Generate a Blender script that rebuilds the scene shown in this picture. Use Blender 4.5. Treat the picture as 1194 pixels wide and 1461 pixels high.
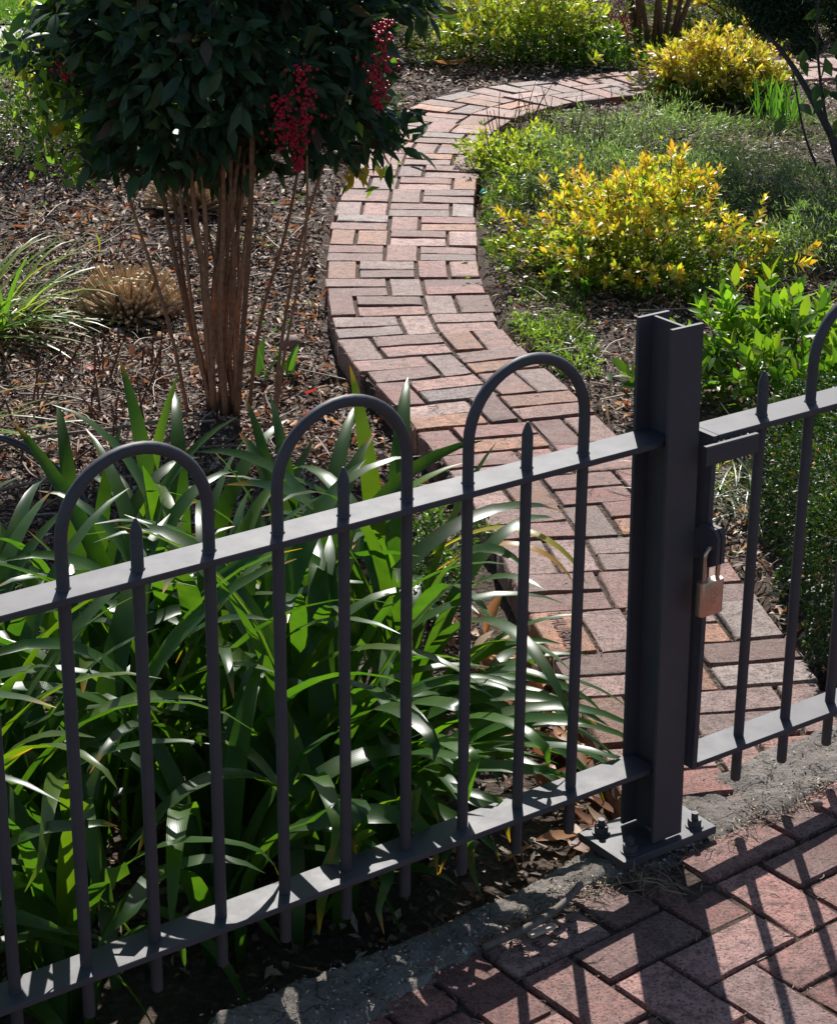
import bpy, math, random
import numpy as np
from mathutils import Vector, Matrix, noise as mnoise
R = math.radians
rng = np.random.default_rng(7)
random.seed(7)
scene = bpy.context.scene
for o in list(bpy.data.objects): bpy.data.objects.remove(o)

# ------------------------------------------------------------------ camera
cam_d = bpy.data.cameras.new('camera'); cam = bpy.data.objects.new('camera', cam_d)
scene.collection.objects.link(cam); scene.camera = cam
PITCH, ROLL, HCAM, FPX = 0.38983586, 0.00722933, 2.314026, 3056.947
fw = Vector((0, math.cos(PITCH), -math.sin(PITCH))); rt = Vector((1, 0, 0)); up = rt.cross(fw)
r2 = math.cos(ROLL)*rt + math.sin(ROLL)*up; u2 = r2.cross(fw)
cam.matrix_world = Matrix(((r2.x, u2.x, -fw.x, 0), (r2.y, u2.y, -fw.y, 0), (r2.z, u2.z, -fw.z, HCAM), (0, 0, 0, 1)))
cam_d.sensor_fit = 'VERTICAL'; cam_d.sensor_height = 36.0; cam_d.lens = 36.0*FPX/1461.0
cam_d.clip_start = 0.05; cam_d.clip_end = 400
scene.render.resolution_x = 836; scene.render.resolution_y = 1024
# ------------------------------------------------------------------ light
SUN_EL, SUN_AZ = R(43.0), R(-0.6)            # azimuth from +Y towards +X
w = bpy.data.worlds.new('World'); scene.world = w; w.use_nodes = True
nt = w.node_tree; nt.nodes.clear()
sky = nt.nodes.new('ShaderNodeTexSky'); sky.sky_type = 'NISHITA'; sky.sun_disc = False
sky.sun_elevation = SUN_EL; sky.sun_rotation = SUN_AZ; sky.air_density = 1.0; sky.dust_density = 0.6
bgn = nt.nodes.new('ShaderNodeBackground'); bgn.inputs[1].default_value = 0.075
wo = nt.nodes.new('ShaderNodeOutputWorld'); nt.links.new(sky.outputs[0], bgn.inputs[0]); nt.links.new(bgn.outputs[0], wo.inputs[0])
sd = bpy.data.lights.new('sun', 'SUN'); sd.energy = 5.0; sd.angle = R(0.5); sd.color = (1.0, 0.965, 0.91)
sun = bpy.data.objects.new('sun', sd); scene.collection.objects.link(sun)
tow = Vector((math.sin(SUN_AZ)*math.cos(SUN_EL), math.cos(SUN_AZ)*math.cos(SUN_EL), math.sin(SUN_EL)))
sun.rotation_euler = tow.to_track_quat('Z', 'Y').to_euler()
scene.view_settings.view_transform = 'Standard'; scene.view_settings.look = 'None'
scene.view_settings.gamma = 1.0; scene.view_settings.use_curve_mapping = False
scene.view_settings.exposure = 0.5

# ------------------------------------------------------------------ materials
def mat(name):
    m = bpy.data.materials.new(name); m.use_nodes = True; n = m.node_tree.nodes
    return m, m.node_tree, n['Principled BSDF'], n['Material Output']
def nd(t, ty, **k):
    n = t.nodes.new(ty)
    for a, b in k.items(): setattr(n, a, b)
    return n
def ramp(t, fac, stops):
    r = nd(t, 'ShaderNodeValToRGB'); e = r.color_ramp.elements
    while len(e) < len(stops): e.new(0.5)
    for x, (p, c) in zip(e, stops): x.position = p; x.color = (*c, 1) if len(c) == 3 else c
    t.links.new(fac, r.inputs[0]); return r
def noise_n(t, vec, scale, detail=4, rough=0.6):
    n = nd(t, 'ShaderNodeTexNoise'); n.inputs['Scale'].default_value = scale
    n.inputs['Detail'].default_value = detail; n.inputs['Roughness'].default_value = rough
    if vec is not None: t.links.new(vec, n.inputs['Vector'])
    return n
def bump(t, h, strength, dist, prev=None):
    b = nd(t, 'ShaderNodeBump'); b.inputs['Strength'].default_value = strength; b.inputs['Distance'].default_value = dist
    t.links.new(h, b.inputs['Height'])
    if prev: t.links.new(prev.outputs[0], b.inputs['Normal'])
    return b
def mixc(t, fac, a, b, mode='MIX'):
    m = nd(t, 'ShaderNodeMix', data_type='RGBA', blend_type=mode)
    for i, v in ((0, fac), (6, a), (7, b)):
        if hasattr(v, 'links') or hasattr(v, 'is_linked'): t.links.new(v, m.inputs[i])
        elif isinstance(v, (int, float)): m.inputs[i].default_value = v
        else: m.inputs[i].default_value = (*v, 1)
    return m.outputs[2]

def make_brick_mat():
    m, t, p, out = mat('worn_brick')
    tc = nd(t, 'ShaderNodeTexCoord'); oi = nd(t, 'ShaderNodeObjectInfo')
    add = nd(t, 'ShaderNodeVectorMath', operation='ADD'); mul = nd(t, 'ShaderNodeVectorMath', operation='SCALE')
    comb = nd(t, 'ShaderNodeCombineXYZ')
    for i in range(3): t.links.new(oi.outputs['Random'], comb.inputs[i])
    t.links.new(comb.outputs[0], mul.inputs[0]); mul.inputs['Scale'].default_value = 37.0
    t.links.new(tc.outputs['Object'], add.inputs[0]); t.links.new(mul.outputs[0], add.inputs[1])
    v = add.outputs[0]
    n1 = noise_n(t, v, 11, 5, .65); n2 = noise_n(t, v, 150, 5, .75); n3 = noise_n(t, v, 30, 7, .78)
    c = mixc(t, ramp(t, n1.outputs[0], [(.38, (0, 0, 0)), (.68, (1, 1, 1))]).outputs[0], oi.outputs['Color'],
             mixc(t, .40, oi.outputs['Color'], (.33, .25, .225)))
    c = mixc(t, ramp(t, n3.outputs[0], [(.36, (.9, .9, .9)), (.54, (0, 0, 0))]).outputs[0], c, (.13, .058, .045))
    c = mixc(t, ramp(t, n2.outputs[0], [(.58, (0, 0, 0)), (.74, (.8, .8, .8))]).outputs[0], c, (.40, .35, .33))
    c = mixc(t, ramp(t, n2.outputs[0], [(.40, (1, 1, 1)), (.48, (0, 0, 0))]).outputs[0], c, (.06, .03, .026))
    t.links.new(c, p.inputs['Base Color'])
    p.inputs['Roughness'].default_value = .55; p.inputs['Specular IOR Level'].default_value = .48
    b = bump(t, n3.outputs[0], 1.0, .010); b2 = bump(t, n2.outputs[0], 1.0, .005, b)
    t.links.new(b2.outputs[0], p.inputs['Normal'])
    return m
M_BRICK = make_brick_mat()

def make_leaf_mat(name, transl=.45, rough=.35, trgain=(1.5, 1.7, .55), veins=False, spec=.5):
    m, t, p, out = mat(name)
    at = nd(t, 'ShaderNodeAttribute', attribute_name='col'); oi = nd(t, 'ShaderNodeObjectInfo')
    c = mixc(t, 1.0, at.outputs['Color'], oi.outputs['Color'], 'MULTIPLY')
    if veins:
        uv = nd(t, 'ShaderNodeUVMap'); uv.uv_map = 'UVMap'; sep = nd(t, 'ShaderNodeSeparateXYZ'); t.links.new(uv.outputs[0], sep.inputs[0])
        wv = nd(t, 'ShaderNodeMath', operation='SINE'); ml = nd(t, 'ShaderNodeMath', operation='MULTIPLY'); ml.inputs[1].default_value = 75
        t.links.new(sep.outputs[0], ml.inputs[0]); t.links.new(ml.outputs[0], wv.inputs[0])
        b = bump(t, wv.outputs[0], .10, .0004); t.links.new(b.outputs[0], p.inputs['Normal'])
        tip = ramp(t, sep.outputs[1], [(.93, (0, 0, 0)), (1.0, (1, 1, 1))])
        lt = nd(t, 'ShaderNodeMath', operation='GREATER_THAN'); lt.inputs[1].default_value = .62
        t.links.new(oi.outputs['Random'], lt.inputs[0]); f = nd(t, 'ShaderNodeMath', operation='MULTIPLY')
        t.links.new(tip.outputs[0], f.inputs[0]); t.links.new(lt.outputs[0], f.inputs[1])
        c = mixc(t, f.outputs[0], c, (.45, .20, .03))
        tc = nd(t, 'ShaderNodeTexCoord'); ns = noise_n(t, tc.outputs['Object'], 9, 3)
        c = mixc(t, ramp(t, ns.outputs[0], [(.35, (0, 0, 0)), (.8, (.5, .5, .5))]).outputs[0], c, (.10, .16, .03))
    t.links.new(c, p.inputs['Base Color']); p.inputs['Roughness'].default_value = rough
    p.inputs['Specular IOR Level'].default_value = spec
    tr = nd(t, 'ShaderNodeBsdfTranslucent'); g = mixc(t, 1.0, c, trgain, 'MULTIPLY'); t.links.new(g, tr.inputs[0])
    mx = nd(t, 'ShaderNodeMixShader'); mx.inputs[0].default_value = transl
    t.links.new(p.outputs[0], mx.inputs[1]); t.links.new(tr.outputs[0], mx.inputs[2]); t.links.new(mx.outputs[0], out.inputs[0])
    return m
M_LEAF = make_leaf_mat('shrub_leaf')
M_DARKLEAF = make_leaf_mat('dark_shrub_leaf', .28, .42, (1.3, 1.7, .5), spec=.35)
M_STRAP = make_leaf_mat('strap_leaf', .38, .33, (2.9, 3.1, .5), veins=True, spec=.34)
M_DRY = make_leaf_mat('dry_leaf', .35, .55, (1.6, 1.1, .7))

def make_attr_mat(name, rough=.7, spec=.3):
    m, t, p, out = mat(name)
    at = nd(t, 'ShaderNodeAttribute', attribute_name='col'); tc = nd(t, 'ShaderNodeTexCoord')
    n = noise_n(t, tc.outputs['Object'], 60, 3)
    c = mixc(t, 1.0, at.outputs['Color'], ramp(t, n.outputs[0], [(.3, (.6, .6, .6)), (.7, (1.25, 1.25, 1.25))]).outputs[0], 'MULTIPLY')
    t.links.new(c, p.inputs['Base Color']); p.inputs['Roughness'].default_value = rough; p.inputs['Specular IOR Level'].default_value = spec
    return m
M_CHIP = make_attr_mat('mulch_chip', .65, .3)
M_WOOD = make_attr_mat('cane_bark', .7, .25)

def simple(name, col, rough=.5, spec=.5, metal=0, nscale=0, namp=.2, bscale=0, bdist=.001, bstr=.4):
    m, t, p, out = mat(name); p.inputs['Roughness'].default_value = rough; p.inputs['Metallic'].default_value = metal
    p.inputs['Specular IOR Level'].default_value = spec; p.inputs['Base Color'].default_value = (*col, 1)
    tc = nd(t, 'ShaderNodeTexCoord')
    if nscale:
        n = noise_n(t, tc.outputs['Object'], nscale, 5, .65)
        a = tuple(c*(1-namp) for c in col); b = tuple(c*(1+namp) for c in col)
        t.links.new(ramp(t, n.outputs[0], [(.3, a), (.7, b)]).outputs[0], p.inputs['Base Color'])
    if bscale:
        n = noise_n(t, tc.outputs['Object'], bscale, 5, .65); t.links.new(bump(t, n.outputs[0], bstr, bdist).outputs[0], p.inputs['Normal'])
    return m
def make_paint():
    m, t, p, out = mat('charcoal_paint'); tc = nd(t, 'ShaderNodeTexCoord')
    n = noise_n(t, tc.outputs['Object'], 14, 6, .7); n2 = noise_n(t, tc.outputs['Object'], 90, 5, .75)
    c = ramp(t, n.outputs[0], [(.3, (.052, .049, .057)), (.7, (.070, .066, .077))]).outputs[0]
    c = mixc(t, ramp(t, n2.outputs[0], [(.675, (0, 0, 0)), (.72, (1, 1, 1))]).outputs[0], c, (.20, .16, .145))
    t.links.new(c, p.inputs['Base Color'])
    t.links.new(ramp(t, n.outputs[0], [(.3, (.48, .48, .48)), (.7, (.60, .60, .60))]).outputs[0], p.inputs['Roughness'])
    p.inputs['Specular IOR Level'].default_value = .34
    t.links.new(bump(t, n2.outputs[0], .12, .0006).outputs[0], p.inputs['Normal'])
    return m
M_PAINT = make_paint()
M_BRASS = simple('brass_lock', (.62, .42, .33), .36, .5, .85, 40, .18, 200, .0002, .3)
M_STEEL = simple('lock_steel', (.55, .42, .34), .25, .5, .9)
M_HOSE = simple('hose_rubber', (.03, .032, .035), .35, .5, 0, 30, .3)
M_BERRY = simple('red_berry', (.46, .010, .035), .4, .35)
M_TEAL = simple('teal_plastic', (.0, .30, .20), .35, .5, 0, 60, .3)
M_STONE = simple('stone', (.22, .15, .12), .7, .4, 0, 30, .35, 60, .004, .6)
M_PAVE = simple('pale_paving', (.42, .41, .40), .7, .3, 0, 12, .15, 80, .002, .4)
M_LAWN = simple('lawn_green', (.07, .14, .025), .8, .2, 0, 50, .4, 90, .01, .8)
M_STAMP_SHADE = simple('stamp_shade', (.085, .05, .045), .8, .2)  # dark tone paints the recess shade of the pressed-in lettering

def make_soil():
    m, t, p, out = mat('garden_soil'); tc = nd(t, 'ShaderNodeTexCoord'); v = tc.outputs['Object']
    n = noise_n(t, v, 1.3, 4); n2 = noise_n(t, v, 45, 6, .75); vo = nd(t, 'ShaderNodeTexVoronoi'); vo.inputs['Scale'].default_value = 70; t.links.new(v, vo.inputs['Vector'])
    c = ramp(t, n2.outputs[0], [(.3, (.035, .025, .019)), (.55, (.10, .07, .052)), (.72, (.24, .185, .145))]).outputs[0]
    c = mixc(t, ramp(t, n.outputs[0], [(.4, (0, 0, 0)), (.7, (.5, .5, .5))]).outputs[0], c, (.11, .07, .05))
    t.links.new(c, p.inputs['Base Color']); p.inputs['Roughness'].default_value = .85; p.inputs['Specular IOR Level'].default_value = .25
    b = bump(t, n2.outputs[0], .9, .02); t.links.new(bump(t, vo.outputs[0], .7, .01, b).outputs[0], p.inputs['Normal'])
    return m
M_SOIL = make_soil()
def make_concrete():
    m, t, p, out = mat('rough_mortar'); tc = nd(t, 'ShaderNodeTexCoord'); v = tc.outputs['Object']
    n = noise_n(t, v, 5, 6, .7); n2 = noise_n(t, v, 90, 6, .8); vo = nd(t, 'ShaderNodeTexVoronoi', feature='DISTANCE_TO_EDGE')
    wv = nd(t, 'ShaderNodeVectorMath', operation='ADD'); sc = nd(t, 'ShaderNodeVectorMath', operation='SCALE'); nn = noise_n(t, v, 7, 4)
    t.links.new(nn.outputs['Color'], sc.inputs[0]); sc.inputs['Scale'].default_value = .25; t.links.new(v, wv.inputs[0]); t.links.new(sc.outputs[0], wv.inputs[1])
    t.links.new(wv.outputs[0], vo.inputs['Vector']); vo.inputs['Scale'].default_value = 4.5
    c = ramp(t, n.outputs[0], [(.3, (.20, .172, .15)), (.5, (.31, .27, .24)), (.7, (.42, .375, .335))]).outputs[0]
    c = mixc(t, ramp(t, n2.outputs[0], [(.34, (.9, .9, .9)), (.49, (0, 0, 0))]).outputs[0], c, (.07, .058, .046))
    c = mixc(t, ramp(t, n2.outputs[0], [(.62, (0, 0, 0)), (.72, (.7, .7, .7))]).outputs[0], c, (.42, .39, .36))
    cr = ramp(t, vo.outputs[0], [(.0, (.25, .25, .25)), (.010, (1, 1, 1))])
    c = mixc(t, cr.outputs[0], (.03, .025, .02), c)
    t.links.new(c, p.inputs['Base Color']); p.inputs['Roughness'].default_value = .8; p.inputs['Specular IOR Level'].default_value = .3
    b = bump(t, n.outputs[0], .9, .04); b = bump(t, n2.outputs[0], 1.0, .012, b); b = bump(t, cr.outputs[0], .9, .008, b)
    t.links.new(b.outputs[0], p.inputs['Normal'])
    return m
M_CONC = make_concrete()

# ------------------------------------------------------------------ object helpers
ORG = {}
def tag(o, label=None, cat=None, group=None, kind=None):
    if label: o['label'] = label
    if cat: o['category'] = cat
    if group: o['group'] = group
    if kind: o['kind'] = kind
    return o
def empty(name, loc, label, cat, group=None):
    o = bpy.data.objects.new(name, None); scene.collection.objects.link(o); o.location = loc; o.empty_display_size = .1
    ORG[o] = Vector(loc); return tag(o, label, cat, group)
def mesh(name, V, F, mats, col=None, smooth=False, uv=None):
    me = bpy.data.meshes.new(name); V = np.asarray(V, dtype=np.float32)
    if isinstance(F, np.ndarray):
        nf, k = F.shape; me.vertices.add(len(V)); me.vertices.foreach_set('co', V.ravel())
        me.loops.add(nf*k); me.loops.foreach_set('vertex_index', F.ravel().astype(np.int32))
        me.polygons.add(nf); me.polygons.foreach_set('loop_start', np.arange(0, nf*k, k, dtype=np.int32))
        me.update(calc_edges=True)
    else:
        me.from_pydata(V.tolist(), [], F)
    me.materials.append(mats)
    if smooth: me.polygons.foreach_set('use_smooth', [True]*len(me.polygons))
    if col is not None:
        a = me.color_attributes.new('col', 'FLOAT_COLOR', 'POINT'); c = np.ones((len(V), 4), dtype=np.float32)
        c[:, :3] = np.asarray(col, dtype=np.float32); a.data.foreach_set('color', c.ravel())
    if uv is not None:
        ul = me.uv_layers.new(name='UVMap'); idx = np.empty(len(me.loops), dtype=np.int32); me.loops.foreach_get('vertex_index', idx)
        ul.data.foreach_set('uv', np.asarray(uv, dtype=np.float32)[idx].ravel())
    me.update(); return me
def put(name, V, F, m, parent=None, origin=None, col=None, smooth=False, uv=None, **tg):
    """V in world coordinates; the object gets its own origin and is parented by plain offset"""
    V = np.asarray(V, dtype=float)
    if origin is None: origin = (*((V.max(0)+V.min(0))/2)[:2], V[:, 2].min())
    origin = Vector(origin)
    me = mesh(name, V-np.array(origin), F, m, col, smooth, uv)
    o = bpy.data.objects.new(name, me); scene.collection.objects.link(o); ORG[o] = origin
    if parent is not None: o.parent = parent; o.location = origin-ORG[parent]
    else: o.location = origin
    return tag(o, **tg) if tg else o
class MB:
    def __init__(s): s.v = []; s.f = []; s.c = []
    def add(s, V, F, c=(1, 1, 1)):
        b = len(s.v); s.v += [tuple(x) for x in V]; s.f += [tuple(i+b for i in f) for f in F]; s.c += [c]*len(V); return s
    def box(s, c, ax, ay, az, c2=(1, 1, 1), bev=0):
        """box from centre and three half vectors; bev chamfers the edges running along ax"""
        c, ax, ay, az = map(np.asarray, (c, ax, ay, az))
        if not bev:
            V = [c+i*ax+j*ay+k*az for i in (-1, 1) for j in (-1, 1) for k in (-1, 1)]
            return s.add(V, [(0, 1, 3, 2), (4, 6, 7, 5), (0, 4, 5, 1), (2, 3, 7, 6), (0, 2, 6, 4), (1, 5, 7, 3)], c2)
        by = 1-bev/np.linalg.norm(ay); bz = 1-bev/np.linalg.norm(az)
        pr = [(-by, -1), (by, -1), (1, -bz), (1, bz), (by, 1), (-by, 1), (-1, bz), (-1, -bz)]
        V = [c+i*ax+a*ay+b*az for i in (-1, 1) for a, b in pr]
        return s.add(V, [tuple(range(7, -1, -1)), tuple(range(8, 16))]+[(k, (k+1) % 8, 8+(k+1) % 8, 8+k) for k in range(8)], c2)
    def tube(s, pts, rad, n=10, c=(1, 1, 1), cap=True):
        pts = [Vector(p) for p in pts]; m = len(pts); rad = [rad]*m if isinstance(rad, (int, float)) else list(rad)
        t0 = (pts[1]-pts[0]).normalized(); a = t0.orthogonal().normalized(); V = []
        for i, p in enumerate(pts):
            t = (pts[min(i+1, m-1)]-pts[max(i-1, 0)]).normalized(); a = (a-t*a.dot(t)).normalized(); b = t.cross(a)
            for k in range(n):
                th = 2*math.pi*k/n; V.append(p+(a*math.cos(th)+b*math.sin(th))*rad[i])
        F = [(i*n+k, i*n+(k+1) % n, (i+1)*n+(k+1) % n, (i+1)*n+k) for i in range(m-1) for k in range(n)]
        if cap: F += [tuple(range(n-1, -1, -1)), tuple(range((m-1)*n, m*n))]
        return s.add(V, F, c)
    def out(s, name, m, parent=None, smooth=False, **k):
        return put(name, s.v, s.f, m, parent, col=s.c, smooth=smooth, **k)
def auto_smooth(o, ang=40):
    me = o.data; me.polygons.foreach_set('use_smooth', [True]*len(me.polygons)); me.set_sharp_from_angle(angle=R(ang)); return o
def unit(a): return a/np.maximum(np.linalg.norm(a, axis=-1, keepdims=True), 1e-9)

def leaf_geo(P, D, N, L, W, fold=.15, droop=.12):
    """many small folded leaves -> vertices and quads/tris (as tris)"""
    n = len(P); D = unit(D); S = unit(np.cross(D, N)); N = unit(np.cross(S, D))
    L = np.broadcast_to(np.asarray(L, float).reshape(-1, 1), (n, 1)); W = np.broadcast_to(np.asarray(W, float).reshape(-1, 1), (n, 1))
    v0 = P; mid = P+D*L*.45; l = mid+S*W*.5+N*W*fold; r = mid-S*W*.5+N*W*fold; tp = P+D*L-N*L*droop
    V = np.stack([v0, l, mid, r, tp], 1).reshape(-1, 3)
    b = (np.arange(n)*5)[:, None]
    F = np.stack([b+[0, 2, 1], b+[0, 3, 2], b+[1, 2, 4], b+[2, 3, 4]], 1).reshape(-1, 3)
    return V, F
def leaf_fine(P, D, N, L, W, fold=.15, droop=.12):
    n = len(P); D = unit(D); S = unit(np.cross(D, N)); N = unit(np.cross(S, D))
    L = np.broadcast_to(np.asarray(L, float).reshape(-1, 1), (n, 1)); W = np.broadcast_to(np.asarray(W, float).reshape(-1, 1), (n, 1))
    c = lambda t: P+D*L*t-N*L*droop*t*t
    e = lambda t, w, s_: c(t)+S*W*.5*w*s_+N*W*fold*w
    V = np.stack([P, e(.22, .72, 1), c(.24), e(.22, .72, -1), e(.52, 1, 1), c(.54), e(.52, 1, -1), e(.8, .5, 1), c(.8), e(.8, .5, -1), c(1.0)], 1).reshape(-1, 3)
    b = (np.arange(n)*11)[:, None]; T = [(0, 2, 1), (0, 3, 2), (1, 2, 4), (2, 5, 4), (2, 3, 5), (3, 6, 5), (4, 5, 7), (5, 8, 7), (5, 6, 8), (6, 9, 8), (7, 8, 10), (8, 9, 10)]
    return V, np.stack([b+list(t_) for t_ in T], 1).reshape(-1, 3)
def rdir(n, zmin=-1.0):
    z = rng.uniform(zmin, 1, n); a = rng.uniform(0, 2*np.pi, n); r = np.sqrt(1-z*z)
    return np.stack([r*np.cos(a), r*np.sin(a), z], 1)
def pal(n, cols, jit=.18, weights=None):
    cols = np.array(cols); i = rng.choice(len(cols), n, p=weights); return cols[i]*rng.uniform(1-jit, 1+jit, (n, 1))
def fbm(x, y, s=1.0, seed=0.0):
    return mnoise.fractal(Vector((x*s+seed, y*s-seed, seed*.37)), 1.0, 2.0, 3)

# ------------------------------------------------------------------ frames of reference measured from the place
AZ = 0.9467138; A = np.array([math.sin(AZ), math.cos(AZ), 0.]); Nn = np.array([math.cos(AZ), -math.sin(AZ), 0.])   # along / towards pavement
F8 = np.array([0.305539, 3.733083, 0.]); S = 0.1339356
ZT, ZB = .8949, .1859
def FP(i, off=0., z=0.): return F8+(i-8)*S*A+off*Nn+np.array([0, 0, z])
def noff(x, y): return (x-F8[0])*Nn[0]+(y-F8[1])*Nn[1]
def aoff(x, y): return (x-F8[0])*A[0]+(y-F8[1])*A[1]
CP = np.array([(.86, 3.55), (.74, 4.1), (.665, 4.55), (.585, 4.97), (.49, 5.58), (.35, 6.15), (.21, 6.62), (.09, 6.98), (.0, 7.33), (-.045, 7.7), (-.07, 8.1), (-.072, 8.55),
               (-.062, 9.1), (-.045, 9.6), (-.005, 10.2), (.09, 10.75), (.26, 11.2), (.5, 11.52), (.78, 11.73), (1.12, 11.92), (1.5, 12.1), (2.1, 12.35), (2.8, 12.55)])
def catmull(P, k=12):
    P = np.vstack([2*P[0]-P[1], P, 2*P[-1]-P[-2]]); o = []
    for i in range(1, len(P)-2):
        for t in np.linspace(0, 1, k, endpoint=False):
            a, b, c, d = P[i-1], P[i], P[i+1], P[i+2]
            o.append(.5*((2*b)+(-a+c)*t+(2*a-5*b+4*c-d)*t*t+(-a+3*b-3*c+d)*t**3))
    o.append(P[-2]); return np.array(o)
PC = catmull(CP); seg = np.linalg.norm(np.diff(PC, axis=0), axis=1); PS = np.concatenate([[0], np.cumsum(seg)])
PT = unit(np.gradient(PC, axis=0))
for _ in range(6): PT[1:-1] = unit(PT[:-2]+PT[1:-1]*2+PT[2:])
def path_at(s, v):
    x = np.interp(s, PS, PC[:, 0]); y = np.interp(s, PS, PC[:, 1]); tx = np.interp(s, PS, PT[:, 0]); ty = np.interp(s, PS, PT[:, 1])
    l = math.hypot(tx, ty); return np.array([x+ty/l*v, y-tx/l*v])          # v>0 = right side
def path_dist(x, y):
    d = np.hypot(PC[:, 0]-x, PC[:, 1]-y); return d.min()
def path_side(x, y):
    i = np.argmin(np.hypot(PC[:, 0]-x, PC[:, 1]-y)); return (x-PC[i, 0])*PT[i, 1]-(y-PC[i, 1])*PT[i, 0]
PW = .305
def sm(a, b, x): t = min(1, max(0, (x-a)/(b-a))); return t*t*(3-2*t)
def pave_z(x): return min(.03, max(-.12, .075*(x-.72)))
def soil_z(x, y):
    s = path_side(x, y) if path_dist(x, y) < 4 else (-1 if x < 0 else 1)
    left = -.115+.095*sm(7.0, 9.8, y); right = -.035+.01*sm(6, 8, y)
    h = left if s < 0 else right
    h += .022*fbm(x, y, 1.7, 3.1)+.008*fbm(x, y, 7, 1.3)
    d = path_dist(x, y)
    if d < PW+.02: h = -.10
    n = noff(x, y)
    if n > -.08: h = min(h, -.16)
    if y > 13: h += .02*(y-13) if y < 20 else .14
    return h

# ------------------------------------------------------------------ ground
def axis_vals(lo, hi, step, far):
    a = list(np.arange(lo, hi+1e-6, step)); g = step; x = hi
    while x < far: g *= 1.35; x += g; a.append(x)
    g = step; x = lo
    while x > -far: g *= 1.35; x -= g; a.insert(0, x)
    return np.array(a)
gx = axis_vals(-3.4, 3.4, .06, 90); gy = axis_vals(3.0, 15.0, .06, 90)
V = [(x, y, soil_z(x, y) if (-8 < x < 8 and 2 < y < 20) else (-.18 if y <= 2 else .05)) for y in gy for x in gx]
nx = len(gx); F = np.array([(j*nx+i, j*nx+i+1, (j+1)*nx+i+1, (j+1)*nx+i) for j in range(len(gy)-1) for i in range(nx-1)])
put('ground', V, F, M_SOIL, origin=(0, 0, 0), smooth=True, kind='structure')

# brick maker: corners = 4 plan points (ccw), zf(x,y) = top height
BPAL = [(.34, .19, .155), (.31, .155, .12), (.38, .25, .215), (.26, .105, .08), (.40, .185, .085), (.31, .22, .20), (.29, .25, .235), (.36, .255, .22)]
BW = [.17, .16, .15, .17, .14, .07, .05, .09]
def brick(parent, C, zf, thick=.07, color=None, tilt=.004):
    C = np.array(C, float); ctr = C.mean(0); C = ctr+(C-ctr)*1.0
    e = C[1]-C[0]; f = C[3]-C[0]; nxx = 7 if np.linalg.norm(e) > np.linalg.norm(f) else 4; nyy = 4 if nxx == 7 else 7
    sd_ = rng.uniform(0, 100); tx, ty = rng.normal(0, tilt*3, 2); dz = rng.normal(0, .0022)
    def P(u, v): return C[0]*(1-u)*(1-v)+C[1]*u*(1-v)+C[2]*u*v+C[3]*(1-u)*v
    V = []; F = []
    us = [0, .022]+list(np.linspace(.16, .84, nxx-3))+[.978, 1]; vs = [0, .04]+list(np.linspace(.2, .8, nyy-3))+[.96, 1]
    if nyy == 7: us = [0, .045]+list(np.linspace(.2, .8, nxx-3))+[.955, 1]; vs = [0, .022]+list(np.linspace(.16, .84, nyy-3))+[.978, 1]
    nu, nv = len(us), len(vs)
    for b, v in enumerate(vs):
        for a, u in enumerate(us):
            q = P(u, v); edge = (a in (0, nu-1)) + (b in (0, nv-1)); corner = edge == 2
            jit = .0016*mnoise.noise(Vector((q[0]*30+sd_, q[1]*30, sd_))); 
            q = q+(ctr-q)/max(np.linalg.norm(ctr-q), 1e-6)*((.008 if corner else .0045*max(0, .6+1.2*mnoise.noise(Vector((q[0]*38, q[1]*38, sd_))))) if edge else 0)
            z = zf(*q)+dz+tx*(q[0]-ctr[0])+ty*(q[1]-ctr[1])+.0022*mnoise.noise(Vector((q[0]*22+sd_, q[1]*22, 0)))+jit
            if edge: z -= .0045+(.003 if corner else 0)
            V.append((*q, z))
    F = [(b*nu+a, b*nu+a+1, (b+1)*nu+a+1, (b+1)*nu+a) for b in range(nv-1) for a in range(nu-1)]
    ring = list(range(nu))+[b*nu+nu-1 for b in range(1, nv)]+[(nv-1)*nu+a for a in range(nu-2, -1, -1)]+[b*nu for b in range(nv-2, 0, -1)]
    base = len(V); zb = zf(*ctr)-thick
    for i in ring: V.append((V[i][0], V[i][1], zb))
    m = len(ring); F += [(ring[i], base+i, base+(i+1) % m, ring[(i+1) % m]) for i in range(m)]
    o = put('brick', V, F, M_BRICK, parent, origin=(*ctr, zb), smooth=False)
    o.data.polygons.foreach_set('use_smooth', [True]*len(o.data.polygons)); o.data.set_sharp_from_angle(angle=R(50))
    c = np.array(color if color is not None else BPAL[rng.choice(len(BPAL), p=BW)])*np.array([1.02, .90, .86])*rng.choice([.62, .85, 1.05, 1.3, 1.5], p=[.10, .20, .28, .27, .15])*rng.uniform(1.02, 1.22)
    o.color = (*c, 1); return o

# path: bed + bricks
bedV = []; bedF = []; ss = np.arange(0.0, PS[-1], .12)
for s in ss:
    a = path_at(s, -PW+.012); b = path_at(s, PW-.012)
    bedV += [(*a, -.13), (*a, -.016), (*((a+b)/2), -.009), (*b, -.016), (*b, -.13)]
for i in range(len(ss)-1):
    for k in range(4): bedF.append((i*5+k, (i+1)*5+k, (i+1)*5+k+1, i*5+k+1))
bed = put('brick_path', bedV, bedF, M_SOIL, kind='structure')
rowL = .238; J = .006; s0 = .05; row = 0; special_brick = None
near_ = lambda C, x, y, r=.09: math.hypot(np.mean([c[0] for c in C])-x, np.mean([c[1] for c in C])-y) < r
OR = (.44, .20, .085); GR = (.30, .265, .245); DK = (.24, .11, .09)
over = [((.80-.27, 5.22), OR), ((.33, 5.38), OR), ((.79, 4.95), GR), ((.245, 6.62), OR), ((-.03, 7.75), OR), ((-.045, 8.1), OR), ((-.12, 7.17), OR), ((.86, 4.62), GR)]
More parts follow.
